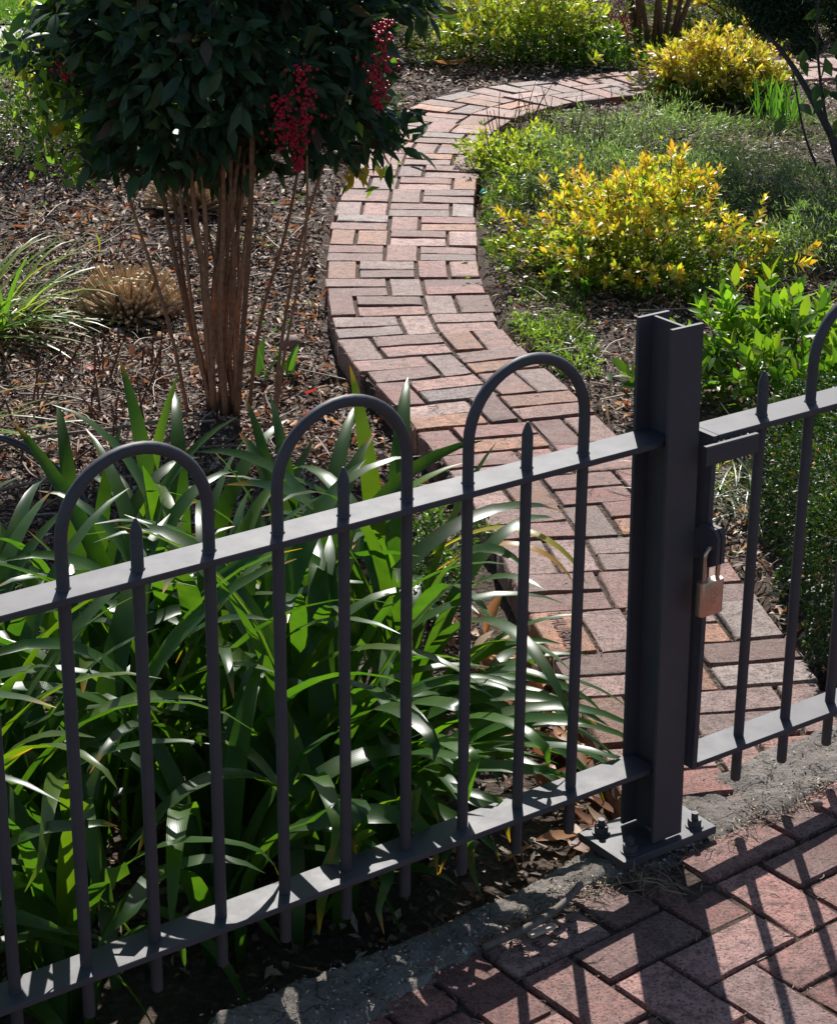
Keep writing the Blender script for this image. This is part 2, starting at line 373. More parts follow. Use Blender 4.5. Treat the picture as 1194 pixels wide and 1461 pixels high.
while s0+rowL < PS[-1]:
    half = .235/2*1.03; wm = (2*PW-2*0.0)/5.0        # five half-modules across
    cells = []
    if row % 2 == 0: cells = [(0, 2, 'H'), (2, 1, 'V'), (3, 2, 'H')]
    elif 9 < row < 21 or row > 30: cells = [(0, 1, 'V'), (1, 2, 'H'), (3, 1, 'V'), (4, 1, 'V')]
    else: cells = [(0, 1, 'V'), (1, 1, 'V'), (2, 2, 'H'), (4, 1, 'V')]
    sh = rng.normal(0, .004); jo = [0]+list(rng.normal(0, .009, 4))+[0]
    for (a, n_, k) in cells:
        v0 = -PW+a*wm+jo[a]; v1 = -PW+(a+n_)*wm+jo[a+n_]
        parts = [(s0, s0+rowL/2), (s0+rowL/2, s0+rowL)] if k == 'H' else [(s0, s0+rowL)]
        for (sa, sb) in parts:
            g = J/2+rng.uniform(0, .0025); e1 = rng.normal(0, .0025); sa_ = sa+sh+e1; sb_ = sb+sh+e1
            ed0 = rng.normal(0, .006) if a == 0 else 0; ed1 = rng.normal(0, .006) if a+n_ == 5 else 0
            C = [path_at(sa_+g, v0+g+ed0), path_at(sa_+g, v1-g+ed1), path_at(sb_-g, v1-g+ed1), path_at(sb_-g, v0+g+ed0)]
            if max(noff(*c) for c in C) > .10: continue
            col = None
            for (q, cc) in over:
                if near_(C, *q, .075): col = cc
            b = brick(bed, C, lambda x, y: 0.0, .095, col)
            cc_ = np.mean(C, 0); dd_ = math.hypot(cc_[0]-.335, cc_[1]-4.93)
            if k == 'V' and (special_brick is None or dd_ < special_brick[2]): special_brick = (b, C, dd_)
    s0 += rowL; row += 1

# pavement: sloping slab + herringbone bricks on the fence's axes
O4 = np.array([.118, 3.509])
def pv(a, b): return O4+a*.124*A[:2]+b*.124*Nn[:2]
def pz(x, y): return pave_z(x)
q = [FP(-14, .06), FP(24, .06), FP(24, 1.9), FP(-14, 1.9)]
V = []; F = []
for jj, off in enumerate((.06, 1.0, 1.9)):
    for ii in range(40):
        P = FP(-14+ii, off); V.append((P[0], P[1], pave_z(P[0])-.009))
for jj in range(2):
    for ii in range(39): F.append((jj*40+ii, jj*40+ii+1, (jj+1)*40+ii+1, (jj+1)*40+ii))
pavem = put('pavement', V, F, M_SOIL, kind='structure')
stamped2 = None
POV = {(0, 0): (.34, .23, .20)}
for x in range(-14, 27):
    for y in range(-1, 10):
        md = (x-y) % 4
        if md == 0: a0, a1, b0, b1 = x, x+2, y, y+1
        elif md == 3: a0, a1, b0, b1 = x, x+1, y, y+2
        else: continue
        g = .0026+rng.uniform(0, .002)
        C = [pv(a0, b0)+A[:2]*g+Nn[:2]*g, pv(a0, b1)+A[:2]*g-Nn[:2]*g, pv(a1, b1)-A[:2]*g-Nn[:2]*g, pv(a1, b0)-A[:2]*g+Nn[:2]*g]
        if min(noff(*c) for c in C) < -.09 or max(noff(*c) for c in C) > 1.35: continue
        ctr = np.mean(C, 0)
        if not -1.5 < ctr[0] < 2.3: continue
        col = POV.get((x, y))
        if col is None: col = np.array(BPAL[rng.choice(len(BPAL), p=[.26, .22, .18, .18, .01, .07, .0, .08])])*np.array([1.08, .95, 1.0])
        b = brick(pavem, C, pz, .06, col, .006)
        if (x, y) == (0, 0): stamped2 = (b, C)

# stamped letters on two bricks: dark raised text paints the shade inside the strokes
def letters(parent, text, org, xd, zd, size, z, name='stamped_letters'):
    W0 = np.array([v.co[:] for v in parent.data.vertices])+np.array(ORG[parent]); T0 = W0[W0[:, 2] > W0[:, 2].max()-.03]; c0 = T0.mean(0)
    T0 = T0[np.abs((T0-c0)[:, :2] @ np.array(A[:2] if abs(pave_z(c0[0])) > .02 and c0[1] < 4 else xd)) < .088]
    cf = np.linalg.lstsq(np.c_[T0[:, :2], np.ones(len(T0))], T0[:, 2], rcond=None)[0]
    z = lambda x, y: cf[0]*x+cf[1]*y+cf[2]+.0052
    cu = bpy.data.curves.new(name, 'FONT'); cu.body = text; cu.size = size; cu.align_x = 'CENTER'; cu.align_y = 'CENTER'; cu.space_line = .9
    cu.offset = .0004; cu.resolution_u = 2
    tmp = bpy.data.objects.new(name, cu); scene.collection.objects.link(tmp); bpy.context.view_layer.update()
    me = bpy.data.meshes.new_from_object(tmp.evaluated_get(bpy.context.evaluated_depsgraph_get())); bpy.data.objects.remove(tmp)
    V = np.array([v.co[:] for v in me.vertices]); F = [tuple(p.vertices) for p in me.polygons]; bpy.data.meshes.remove(me)
    xd = np.array(xd); zd = np.array(zd)
    W3 = np.array([(*(np.array(org)+xd*v[0]+zd*v[1]), z(*(np.array(org)+xd*v[0]+zd*v[1]))) for v in V])
    put(name, W3, F, M_STAMP_SHADE, parent)
if special_brick:
    b, C, _ = special_brick; C = np.array(C); ctr = C.mean(0); lng = C[3]-C[0]; lng = -lng/np.linalg.norm(lng); sh_ = np.array([-lng[1], lng[0]])
    letters(b, 'THURMER', ctr, lng, sh_, .050, lambda x, y: .0055)
if stamped2:
    b, C = stamped2; ctr = np.mean(C, 0)
    letters(b, '- Q 1 & B  L\nS  E  &  S', ctr-Nn[:2]*.012, A[:2], -Nn[:2], .036, lambda x, y: pz(x, y)+.0055)

# rough concrete strip under the fence
na, nn_ = 420, 26; V = []; 
for i in range(na):
    ii = -9+34*i/(na-1)
    bk = np.interp(ii, [-9, 3, 6, 7, 9, 10, 20], [-.06, -.06, -.05, -.05, -.07, -.13, -.15]); fr = np.interp(ii, [-9, 4, 6, 7, 8.5, 9.5, 13, 20], [.20, .14, .066, .052, .060, .095, .095, .12])
    for j in range(nn_):
        t = j/(nn_-1); off = bk+(fr-bk)*t; P = FP(ii, off)
        ragged = .022*fbm(P[0], P[1], 6, 9)*(1 if j in (0, 1, nn_-2, nn_-1) else .3)+.01*fbm(P[0], P[1], 25, 2)
        P = P+Nn*ragged
        zz = (max(pave_z(P[0]), -.04)*(1-t)+pave_z(P[0])*t)+.010*(1-.6*t)+.016*fbm(P[0], P[1], 4, 5)+.011*fbm(P[0], P[1], 15, 8)+.006*fbm(P[0], P[1], 50, 8)
        e = min(t, 1-t)
        if e < .14: zz -= (.14-e)/.14*(.02 if t > .5 else .05)
        if j in (0, nn_-1): zz -= .06
        if ii < 2: zz -= .012
        V.append((P[0], P[1], zz))
F = np.array([(i*nn_+j, i*nn_+j+1, (i+1)*nn_+j+1, (i+1)*nn_+j) for i in range(na-1) for j in range(nn_-1)])
put('concrete_edging', V, F, M_CONC, smooth=True, kind='structure')

# ------------------------------------------------------------------ fence, post, gate
RW, RTH, PR = .038, .0062, .0108           # rail half depth, half thickness, picket radius
Zv = np.array([0, 0, 1.])
def rail(parent, i0, i1, off, z):
    mb = MB(); a = FP(i0, off, z); b = FP(i1, off, z)
    mb.box((a+b)/2, (b-a)/2, Nn*RW, Zv*RTH, bev=.0015); return mb.out('rail', M_PAINT, parent)
def picket(parent, i, off, ztop=.985, zbot=.088):
    p = lambda z: FP(i, off, z)
    mb = MB().tube([p(zbot), p(zbot+.003), p(ztop-.018), p(ztop-.004), p(ztop+.006)], [PR*.85, PR, PR, PR*.62, PR*.18], 12)
    o = mb.out('picket', M_PAINT, parent); return auto_smooth(o, 35)
def hoop(parent, i, off, zc=.976):
    pts = [FP(i, off, .088), FP(i, off, .092), FP(i, off, .5)]+[FP(i+1, off, zc)+A*S*(-math.cos(t))+Zv*S*math.sin(t) for t in np.linspace(0, math.pi, 21)]+[FP(i+2, off, .5), FP(i+2, off, .092), FP(i+2, off, .088)]
    rr = [PR*.85]+[PR]*(len(pts)-2)+[PR*.85]
    o = MB().tube(pts, rr, 12).out('hoop', M_PAINT, parent); return auto_smooth(o, 35)
def weld(parent, i, off, z):
    p = FP(i, off, z+RTH); return auto_smooth(MB().tube([p-Zv*.002, p+Zv*.003], [PR*1.35, PR*1.05], 10).out('weld_collar', M_PAINT, parent), 30)
fence = empty('hooped_fence', FP(4, 0, 0), 'charcoal hooped metal fence panel standing before the strap-leaved clump, left of the post', 'fence')
rail(fence, -9, 9.42, 0, ZT); rail(fence, -9, 9.42, 0, ZB)
for k in range(-3, 3):
    i = 3*(k+0)
for i in (-9, -6, -3, 0, 3, 6):
    hoop(fence, i, 0); picket(fence, i+1, 0)
    for d in (0, 1, 2):
        if i >= -3: weld(fence, i+d, 0, ZT)
post = empty('fence_post', FP(9.57, .01, 0), 'charcoal steel H-section post bolted to the ground between fence and gate', 'post')
pb, pt_ = FP(9.60, .008, .03), FP(9.44, .008, 1.128)
def slab(mb, c0, c1, ax, ay):                    # leaning prism between two centres
    V = [c+i*ax+j*ay for c in (c0, c1) for i, j in ((-1, -1), (1, -1), (1, 1), (-1, 1))]
    mb.add(V, [(3, 2, 1, 0), (4, 5, 6, 7)]+[(k, (k+1) % 4, 4+(k+1) % 4, 4+k) for k in range(4)])
for s_ in (1, -1):
    mb = MB(); slab(mb, pb+Nn*s_*.047, pt_+Nn*s_*.047, A*.0385, Nn*.0038); mb.out('flange', M_PAINT, post)
mb = MB(); slab(mb, pb, pt_-Zv*.002, A*.0034, Nn*.0432); mb.out('web', M_PAINT, post)
mb = MB(); c = FP(9.57, .004, .012); mb.box(c+Zv*.004, A*.125, Nn*.072, Zv*.009, bev=.0015); mb.out('base_plate', M_PAINT, post)
for sa in (-1, 1):
    for sb in (-1, 1):
        p = c+A*.088*sa+Nn*.045*sb+Zv*.0132
        mb = MB().tube([p, p+Zv*.003], .019, 14); mb.tube([p+Zv*.003, p+Zv*.017], .0145, 6); mb.tube([p+Zv*.017, p+Zv*.032], .0075, 10)
        auto_smooth(mb.out('anchor_bolt', M_PAINT, post), 30)
GO = .034
gate = empty('garden_gate', FP(13, GO, 0), 'charcoal hooped metal gate across the brick path, right of the post', 'gate')
rail(gate, 10.06, 17.5, GO, ZT); rail(gate, 10.06, 17.5, GO, ZB)
for i in (10.0, 17.56):
    mb = MB(); mb.box((FP(i, GO, ZB-RTH)+FP(i, GO, ZT+RTH))/2, Zv*(ZT-ZB+2*RTH)/2, Nn*RW, A*RTH, bev=.0015); mb.out('stile', M_PAINT, gate)
picket(gate, 11.16, GO)
for i in (12.16, 15.16):
    hoop(gate, i, GO)
for i in (13.16, 16.16): picket(gate, i, GO)
for i in (11.16, 12.16, 13.16, 14.16): weld(gate, i, GO, ZT)
mb = MB(); mb.box(FP(10.22, GO+RW+.012, ZT-.024), A*.068, Nn*.006, Zv*.020, bev=.002); mb.out('stop_bar', M_PAINT, gate)
# hasp: a lug from the post and one from the gate stile, both drilled for the shackle
def lug(parent, i, off, z, dz, nm):
    mb = MB(); c = FP(i, off, z); h = dz; d = .026
    pr = [(-d, h), (d*.55, h), (d, h*.62), (d, -h*.75), (d*.35, -h), (-d*.5, -h), (-d, -h*.6)]
    V = [c+Nn*a+Zv*b+A*s_*.0048 for s_ in (-1, 1) for a, b in pr]; n = len(pr)
    mb.add(V, [tuple(range(n)), tuple(range(2*n-1, n-1, -1))]+[(k, n+k, n+(k+1) % n, (k+1) % n) for k in range(n)])
    return mb.out(nm, M_PAINT, parent)
LZ = .681
lug(post, 9.89, .088, LZ, .040, 'hasp_lug'); lug(gate, 9.985, .088, LZ, .040, 'hasp_lug')
mb = MB(); mb.box(FP(9.89, .058, LZ), A*.012, Nn*.006, Zv*.030); mb.out('hasp_bracket', M_PAINT, post)
lock = empty('padlock', FP(10.01, .098, .50), 'brass padlock hanging from the dark hasp between post and gate', 'padlock')
lc = FP(9.88, .098, .579)
def rounded(c, ax, ay, az, r, nseg=4):
    pts = []
    la, lb = np.linalg.norm(ax), np.linalg.norm(ay); ua, ub = ax/la, ay/lb
    for (sa, sb, t0) in ((1, 1, 0), (-1, 1, 90), (-1, -1, 180), (1, -1, 270)):
        for k in range(nseg+1):
            t = R(t0+90*k/nseg); pts.append(ua*(sa*(la-r)+r*math.cos(t))+ub*(sb*(lb-r)+r*math.sin(t)))
    n = len(pts); V = []; F = []
    for (s_, sc) in ((-1, .94), (-.95, 1), (.95, 1), (1, .94)): V += [c+p*sc+az*s_ for p in pts]
    for l in range(3): F += [(l*n+k, l*n+(k+1) % n, (l+1)*n+(k+1) % n, (l+1)*n+k) for k in range(n)]
    F += [tuple(range(n-1, -1, -1)), tuple(range(3*n, 4*n))]; return V, F
V, F = rounded(lc, A*.0305, Nn*.0105, Zv*.036, .008); auto_smooth(MB().add(V, F).out('body', M_BRASS, lock), 35)
sh = [lc+A*.018*-1+Zv*.03, lc-A*.018+Zv*.085]+[lc+Zv*.085+A*.018*-math.cos(t)+Zv*.020*math.sin(t) for t in np.linspace(.2, math.pi-.2, 9)]+[lc+A*.018+Zv*.085, lc+A*.018+Zv*.03]
auto_smooth(MB().tube(sh, .0048, 12).out('shackle', M_STEEL, lock), 40)
mb = MB(); fc = lc+Nn*.0108+A*.004+Zv*.010                        # stamped round emblem of small dots and strokes
for k in range(10):
    t = 2*math.pi*k/10; p = fc+A*.0095*math.cos(t)+Zv*.0105*math.sin(t); mb.tube([p, p+Nn*.0006], .0016, 6)
for (u, v, l) in ((0, .003, .003), (0, 0, .003), (0, -.003, .003), (-.0, -.017, .009), (-.0, -.021, .006)):
    mb.box(fc+A*u+Zv*v+Nn*.0003, A*l*.5, Nn*.0004, Zv*.0006)
mb.out('stamped_emblem', M_STEEL, lock)

# ------------------------------------------------------------------ strap leaves
def strap(parent, base, az, el0, L, W, droop, tint=(1, 1, 1), nseg=14, twist=0., name='leaf', col=(.045, .105, .022), bendp=1.6, M=None, fold=.28):
    p = np.array(base, float); V = []; UV = []; h = np.array([math.sin(az), math.cos(az), 0]); el = el0; side0 = np.array([math.cos(az), -math.sin(az), 0])
    zmin = 0
    for k in range(nseg+1):
        t = k/nseg; el_k = el0-droop*t**bendp
        d = h*math.cos(el_k)+Zv*math.sin(el_k); n_ = np.cross(side0, d); tw = twist*t
        sd = side0*math.cos(tw)+n_*math.sin(tw); nr = np.cross(sd, d)
        w_ = W*.5*(min(1, .55+t*2.2) if t < .25 else 1)*(max(0, 1-((t-.40)/.603)**2)**.75 if t > .40 else 1)
        w_ = max(w_, .0006)
        V += [p-sd*w_+nr*w_*fold, p-nr*w_*.0, p+sd*w_+nr*w_*fold]; UV += [(0, t), (.5, t), (1, t)]
        step = L/nseg; p = p+d*step
        if name == 'leaf':
            nf_ = noff(p[0], p[1])
            if nf_ > -.032 and p[2] > .04: p = p-Nn*(nf_+.032)
            if p[2] < GZ(p): p[2] = GZ(p)+.006
    F = []
    for k in range(nseg):
        a = k*3; F += [(a, a+1, a+4, a+3), (a+1, a+2, a+5, a+4)]
    if parent == 'geo': return V, F, UV
    o = put(name, V, F, M or M_STRAP, parent, origin=tuple(base), col=[col]*len(V), smooth=True, uv=UV)
    o.color = (*tint, 1); return o
def GZ(p):
    n = noff(p[0], p[1])
    if -.06 < n < .2: return max(pave_z(p[0]), -.04)+.012
    if n >= .2: return pave_z(p[0])+.004
    return -.10
aga = empty('strap_leaved_clump', (-.45, 4.35, -.12), 'big glossy green strap-leaved clump behind the hooped fence', 'plant')
crowns = []
for rw, n0 in enumerate((-.30, -.56, -.84, -1.12, -1.40)):
    for a0 in np.arange(-2.1, .5, .29):
        P0 = F8+A*(a0+(rw % 2)*.14+rng.normal(0, .03))+Nn*(n0+rng.normal(0, .03))
        if -1.32 < P0[0] < -.02 and P0[1] < 4.95 and path_dist(P0[0], P0[1]) > .52 and not (rw == 0 and P0[0] > -.08): crowns.append((P0[0], P0[1], rw))
vinf = []; cnt = 0; per = max(9, int(240/len(crowns)))
for ci, (cx_, cy_, rw) in enumerate(crowns):
    for k in range(per+2):
        az = rng.uniform(0, 2*math.pi)
        r0 = rng.uniform(.01, .07); b = (cx_+r0*math.sin(az), cy_+r0*math.cos(az), -.12)
        el0 = R(rng.uniform(66, 88)); L = rng.uniform(.74, 1.0); W = rng.uniform(.040, .060); dr = R(rng.uniform(75, 130))
        if rw == 0: L = rng.uniform(.60, .88); dr = R(rng.uniform(110, 175)); el0 = R(rng.uniform(76, 90))
        if rw == 0 and k % 3 == 0: L = rng.uniform(.4, .7); dr = R(rng.uniform(120, 165))
        if rw >= 3: L *= .84; dr = R(rng.uniform(50, 115))
        if rng.random() < .07: dr *= .45
        if b[0]+math.sin(az)*L*.6 > .32: L *= .75
        g = rng.uniform(.7, 1.3); col = np.array((.022, .064, .015))*g+(np.array((.04, .045, 0)) if rng.random() > .86 else 0)
        if k < per: strap(aga, b, az, el0, L, W, dr, col=tuple(col), twist=rng.normal(0, .45), bendp=rng.uniform(1.4, 2.6), fold=rng.uniform(.1, .35))
        else: vinf.append((b, az, el0, L, W, dr, tuple(col)))
for k in range(52):
    bb = [(-.08, 4.05), (-.20, 4.25), (-.04, 4.40), (-.22, 3.92)][k % 4]; az = R(rng.uniform(80, 165)); g = rng.uniform(.7, 1.3)
    strap(aga, (bb[0]+.04*math.sin(az)+rng.normal(0, .02), bb[1]+.04*math.cos(az), -.12), az, R(rng.uniform(55, 82)), rng.uniform(.56, .80)*(.80 if k % 4 == 2 else 1), rng.uniform(.03, .046), R(rng.uniform(85, 135)), col=tuple(np.array((.027, .08, .018))*g), twist=rng.normal(0, .3), bendp=rng.uniform(1.1, 1.8))
# leaves reaching over the edging, upright backlit leaves
for (b, az, el, L, W, dr, c) in [((-.72, 4.95, -.1), R(28), R(82), .72, .042, R(32), (.09, .17, .02)), ((-.42, 5.15, -.1), R(35), R(72), .50, .05, R(35), (.05, .09, .05)),
        ((-.36, 4.9, -.1), R(62), R(58), .72, .05, R(55), (.10, .19, .02)), ((-.12, 4.0, -.1), R(148), R(70), .85, .05, R(125), (.05, .13, .02)),
        ((-.05, 4.1, -.1), R(140), R(70), .78, .045, R(118), (.05, .12, .02)), ((-.45, 3.75, -.1), R(178), R(78), .78, .048, R(150), (.05, .11, .02)),
        ((-.7, 3.8, -.1), R(165), R(78), .72, .046, R(150), (.05, .12, .02)), ((-.25, 3.85, -.1), R(165), R(80), .74, .044, R(145), (.05, .11, .02))]:
    strap(aga, b, az, el, L, W, dr, col=c)
SV = []; SF = []; SU = []; SC = []
for (b, az, el0, L, W, dr, c) in vinf+[(tuple(np.array(crowns[rng.integers(len(crowns))])[:2]+rng.normal(0, .1, 2))+(-.12,), rng.uniform(0, 6.28), R(rng.uniform(45, 80)), rng.uniform(.35, .6), rng.uniform(.03, .046), R(rng.uniform(70, 140)), tuple(np.array((.035, .085, .02))*rng.uniform(.7, 1.2))) for _ in range(90)]:
    v, f, u = strap('geo', b, az, el0, L, W, dr); o_ = len(SV); SV += [tuple(x) for x in v]; SF += [tuple(i+o_ for i in q_) for q_ in f]; SU += u; SC += [c]*len(v)
put('inner_leaves', SV, SF, M_STRAP, aga, col=SC, smooth=True, uv=SU, kind='stuff')

# ------------------------------------------------------------------ shrubs
def sprig_mesh(name, nleaf, L, W, cols, hgt, m, spread=(20, 75)):
    P = []; D = []; N = []; C = []
    for k in range(nleaf):
        t = (k+.5)/nleaf; a = k*2.4+rng.uniform(-.3, .3); e = R(spread[0]+(spread[1]-spread[0])*t+rng.uniform(-10, 10))
        P.append((0, 0, hgt*t)); d = np.array([math.cos(a)*math.cos(e), math.sin(a)*math.cos(e), math.sin(e)]); D.append(d)
        N.append(np.array([-math.cos(a)*math.sin(e), -math.sin(a)*math.sin(e), math.cos(e)])+rng.normal(0, .2, 3)); C.append(cols[rng.integers(len(cols))])
    sc = rng.uniform(.75, 1.15, nleaf)
    V, F = leaf_fine(np.array(P, float), np.array(D), np.array(N), L*sc, W*sc, .12, .16)
    C = np.repeat(np.array(C)*rng.uniform(.85, 1.15, (nleaf, 1)), 11, 0)
    sv = MB().tube([(0, 0, -.03), (0, 0, hgt)], [.0022, .0012], 5)
    off = len(V); V = np.vstack([V, np.array(sv.v)]); F3 = []
    for f in sv.f:
        for q_ in range(1, len(f)-1): F3.append((f[0]+off, f[q_]+off, f[q_+1]+off))
    C = np.vstack([C, np.tile((.12, .10, .04), (len(sv.v), 1))])
    return mesh(name, V, np.vstack([F, np.array(F3)]), m, C)
def shrub(name, ctr, rad, n, L, W, top, low, label, cat='shrub', group=None, nsprig=0, sprL=None, m=None, clumps=45, stems=8, base_z=None, sprig_leaves=8, stemcol=(.12, .08, .05), fill=.35, sprig_cols=None):
    ctr = np.array(ctr, float); rad = np.array(rad, float); m = m or M_LEAF
    bz = ctr[2]-rad[2]*.6 if base_z is None else base_z
    root = empty(name, (ctr[0], ctr[1], bz), label, cat, group)
    cc = rdir(clumps, -.35); cr = rng.uniform(.55, .98, (clumps, 1))**.7; CC = cc*cr*(1+.20*rng.normal(size=(clumps, 1)))
    idx = rng.integers(clumps, size=n); inner = rng.random(n) < fill
    Pn = CC[idx]+rng.normal(0, .125, (n, 3)); Pn[inner] = rdir(inner.sum())*rng.uniform(.2, .9, (inner.sum(), 1))
    pr_ = np.linalg.norm(Pn, axis=1, keepdims=True); Pn = Pn/np.maximum(1, pr_/1.22)
    sdd = float(ctr[0]*3.7+ctr[1]); lm = np.array([mnoise.noise(Vector(v*2.3+sdd))+.6*mnoise.noise(Vector(v*5.1+sdd)) for v in Pn]); Pn = Pn*(1+.42*lm[:, None])
    P = ctr+Pn*rad; keep = P[:, 2] > bz+.01; P = P[keep]; Pn = Pn[keep]; n = len(P)
    D = unit(unit(Pn)+rng.normal(0, .7, (n, 3))+[0, 0, .25]); N = unit(rdir(n)+[0, 0, 1.1])
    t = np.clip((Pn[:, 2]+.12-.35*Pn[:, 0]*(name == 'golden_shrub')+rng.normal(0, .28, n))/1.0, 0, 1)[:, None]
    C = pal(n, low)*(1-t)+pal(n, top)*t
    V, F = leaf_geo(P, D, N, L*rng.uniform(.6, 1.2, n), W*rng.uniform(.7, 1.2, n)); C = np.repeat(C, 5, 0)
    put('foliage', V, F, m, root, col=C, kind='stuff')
    for k in range(stems):
        a = rng.uniform(0, 6.28); r_ = rng.uniform(0, .12); e = ctr+rdir(1, .1)[0]*rad*.75
        b = np.array([ctr[0]+rad[0]*r_*math.cos(a), ctr[1]+rad[1]*r_*math.sin(a), bz-.02]); mid = (b+e)/2+rng.normal(0, .02, 3)
        MB().tube([b, mid, e], [.007, .005, .003], 6, stemcol).out('stem', M_WOOD, root, smooth=True)
    if nsprig:
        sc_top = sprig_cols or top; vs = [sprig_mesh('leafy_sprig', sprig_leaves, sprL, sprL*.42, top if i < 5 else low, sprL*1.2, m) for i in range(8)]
        sel = rng.integers(clumps, size=nsprig*3); Q = CC[sel]+rng.normal(0, .16, (len(sel), 3)); Q = Q[(Q[:, 2] > -.25)][:nsprig]
        for q_ in Q:
            rr_ = np.linalg.norm(q_); q_ = q_/max(rr_, .01)*min(1.10, max(rr_, .82)); q_ = q_*(1+.42*(mnoise.noise(Vector(q_*2.3+sdd))+.6*mnoise.noise(Vector(q_*5.1+sdd)))); w_ = ctr+q_*rad
            if w_[2] < bz+.02: continue
            hi = q_[2]+rng.normal(0, .2) > .05
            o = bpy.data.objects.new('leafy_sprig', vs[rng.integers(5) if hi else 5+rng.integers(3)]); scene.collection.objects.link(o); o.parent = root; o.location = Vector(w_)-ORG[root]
            d = Vector(unit(unit(q_)+rng.normal(0, .3, 3)+np.array([0, 0, .7]))); o.rotation_euler = (d.to_track_quat('Z', 'Y') @ Matrix.Rotation(rng.uniform(0, 6.28), 3, 'Z').to_quaternion()).to_euler()
            s_ = rng.uniform(.75, 1.2); o.scale = (s_,)*3; g = rng.uniform(.8, 1.2); o.color = (g, g*rng.uniform(.9, 1.05), g, 1)
    return root
YT = [(.62, .44, .05), (.64, .34, .05), (.50, .44, .05), (.70, .56, .20)]; YM = [(.40, .46, .05), (.26, .38, .05), (.52, .50, .08)]; YL = [(.09, .17, .025), (.05, .11, .02), (.18, .27, .04)]
# big golden shrub: several overlapping mounds forming one plant
shrub('golden_shrub', (.88, 8.10, .07), (.50, .36, .29), 8500, .031, .015, YT+YM, YL, 'large yellow and lime leaved shrub right of the path curve, behind the gate post', nsprig=298, sprL=.040, sprig_leaves=12, clumps=52, base_z=-.04)
shrub('golden_shrub', (.60, 12.62, .11), (.58, .36, .27), 8500, .036, .018, YM+[(.45, .30, .04), (.4, .4, .2)], YL, 'yellow-tipped shrub beyond the far bend of the path, nearest the berry bush', nsprig=260, sprL=.045, sprig_leaves=10, clumps=60, base_z=-.03)
shrub('golden_shrub', (1.56, 11.55, .08), (.37, .28, .22), 8000, .034, .016, YT+[(.5, .42, .2)], YL, 'golden orange shrub on the inner side of the path bend near the far right', nsprig=260, sprL=.042, sprig_leaves=10, clumps=50, base_z=-.03)
shrub('golden_shrub', (2.1, 13.7, .18), (.62, .4, .36), 6500, .04, .018, YT, YL+[(.1, .2, .02)], 'yellow shrub farthest back, behind the bare cane shrub', nsprig=150, sprL=.06, clumps=45, base_z=-.03)
shrub('golden_shrub', (.46, 9.75, .03), (.22, .45, .14), 3000, .03, .012, YM+[(.4, .38, .05)], YL, 'low yellow-green sprawling shrub edging the right side of the path', nsprig=60, sprL=.034, clumps=25, base_z=-.04)
for (x, y, rx, ry, rz, n_, lb) in [(.78, 9.35, .34, .30, .20, 7500, 'feathery grey-green low shrub between the path and the large golden shrub'), (1.28, 9.25, .38, .34, .20, 7500, 'feathery low shrub directly above the large golden shrub'),
        (1.75, 9.0, .42, .40, .19, 7500, 'shaded blue-green low shrub at the right edge'), (1.15, 10.25, .42, .34, .16, 6500, 'low fine-leaved shrub in front of the small golden shrub by the bend'), (1.65, 8.25, .40, .32, .16, 6500, 'shaded feathery low shrub right of the large golden shrub')]:
    shrub('feathery_shrub', (x, y, .04), (rx, ry, rz*1.15), n_, .034, .005, [(.24, .32, .19), (.32, .38, .24), (.16, .26, .08)], [(.05, .08, .045), (.09, .08, .05)], lb, clumps=34, base_z=-.04, stems=6)
# nandina
nan = empty('berry_bush', (-.66, 6.82, -.11), 'tall dark bush on bare brown canes with red berry clusters, left of the path', 'bush')
for k in range(28):
    a = rng.uniform(0, 6.28); r0 = rng.uniform(.005, .068); r1 = r0*rng.uniform(1.6, 5.2)+.02; bz = -.13
    b = np.array([-.655+r0*math.cos(a)*1.15, 6.8+r0*math.sin(a), bz]); e = np.array([-.63+r1*math.cos(a)*1.25, 6.82+r1*math.sin(a), rng.uniform(.95, 1.3)])
    if k == 0: b = np.array([-.50, 6.62, bz]); e = np.array([-.27, 6.7, 1.0])
    if k == 1: b = np.array([-.77, 6.78, bz]); e = np.array([-1.02, 6.85, 1.0])
    if k == 2: b = np.array([-.47, 6.55, bz]); e = np.array([-.36, 6.6, 1.0])
    if k == 3: b = np.array([-.73, 6.85, bz]); e = np.array([-.92, 6.9, 1.1])
    w_ = rng.normal(0, .018, (4, 3)); rad0 = rng.uniform(.006, .0105)*(.7 if k < 3 else 1)
    pts = [b+(e-b)*t+(w_[i]*[1, 1, 0]) for i, t in enumerate((0, .28, .6, 1.0))]
    cp = catmull(np.array(pts), 5); c = np.array((.32, .165, .095))*rng.uniform(.7, 1.2)
    MB().tube(cp, list(np.linspace(rad0, rad0*.65, len(cp))), 8, tuple(c)).out('cane', M_WOOD, nan, smooth=True)
def in_nan(n):
    q_ = rdir(n)*rng.uniform(.3, 1, (n, 1))**.45
    l_ = np.array([mnoise.noise(Vector(unit(v)*1.9+np.array([3., 1., 7.])))+.5*mnoise.noise(Vector(unit(v)*5)) for v in q_])[:, None]
    q_[:, 0] *= np.where(q_[:, 0] < 0, .86, 1)
    P = np.array([-.66, 6.9, 1.16])+q_*[.64, .50, .56]*(1+.42*l_); return P, q_
P, q_ = in_nan(9500)
lump = np.array([mnoise.noise(Vector(p*4.2)) for p in P]); low_cut = .67+.10*np.array([mnoise.noise(Vector((p[0]*5, p[1]*5, 3))) for p in P])+.10*np.abs((P[:, 0]+.64)/.6)**1.5*-.6
keep = (P[:, 2] > low_cut) & ((lump > -.25) | (np.linalg.norm(q_, axis=1) < .8)); P = P[keep]; n = len(P)
D = unit(unit(P-[-.64, 6.9, 1.1])*[1, 1, .2]+rng.normal(0, .75, (n, 3))+[0, 0, -.45]); N = unit(rng.normal(0, .75, (n, 3))+[0, -.4, 1.0])
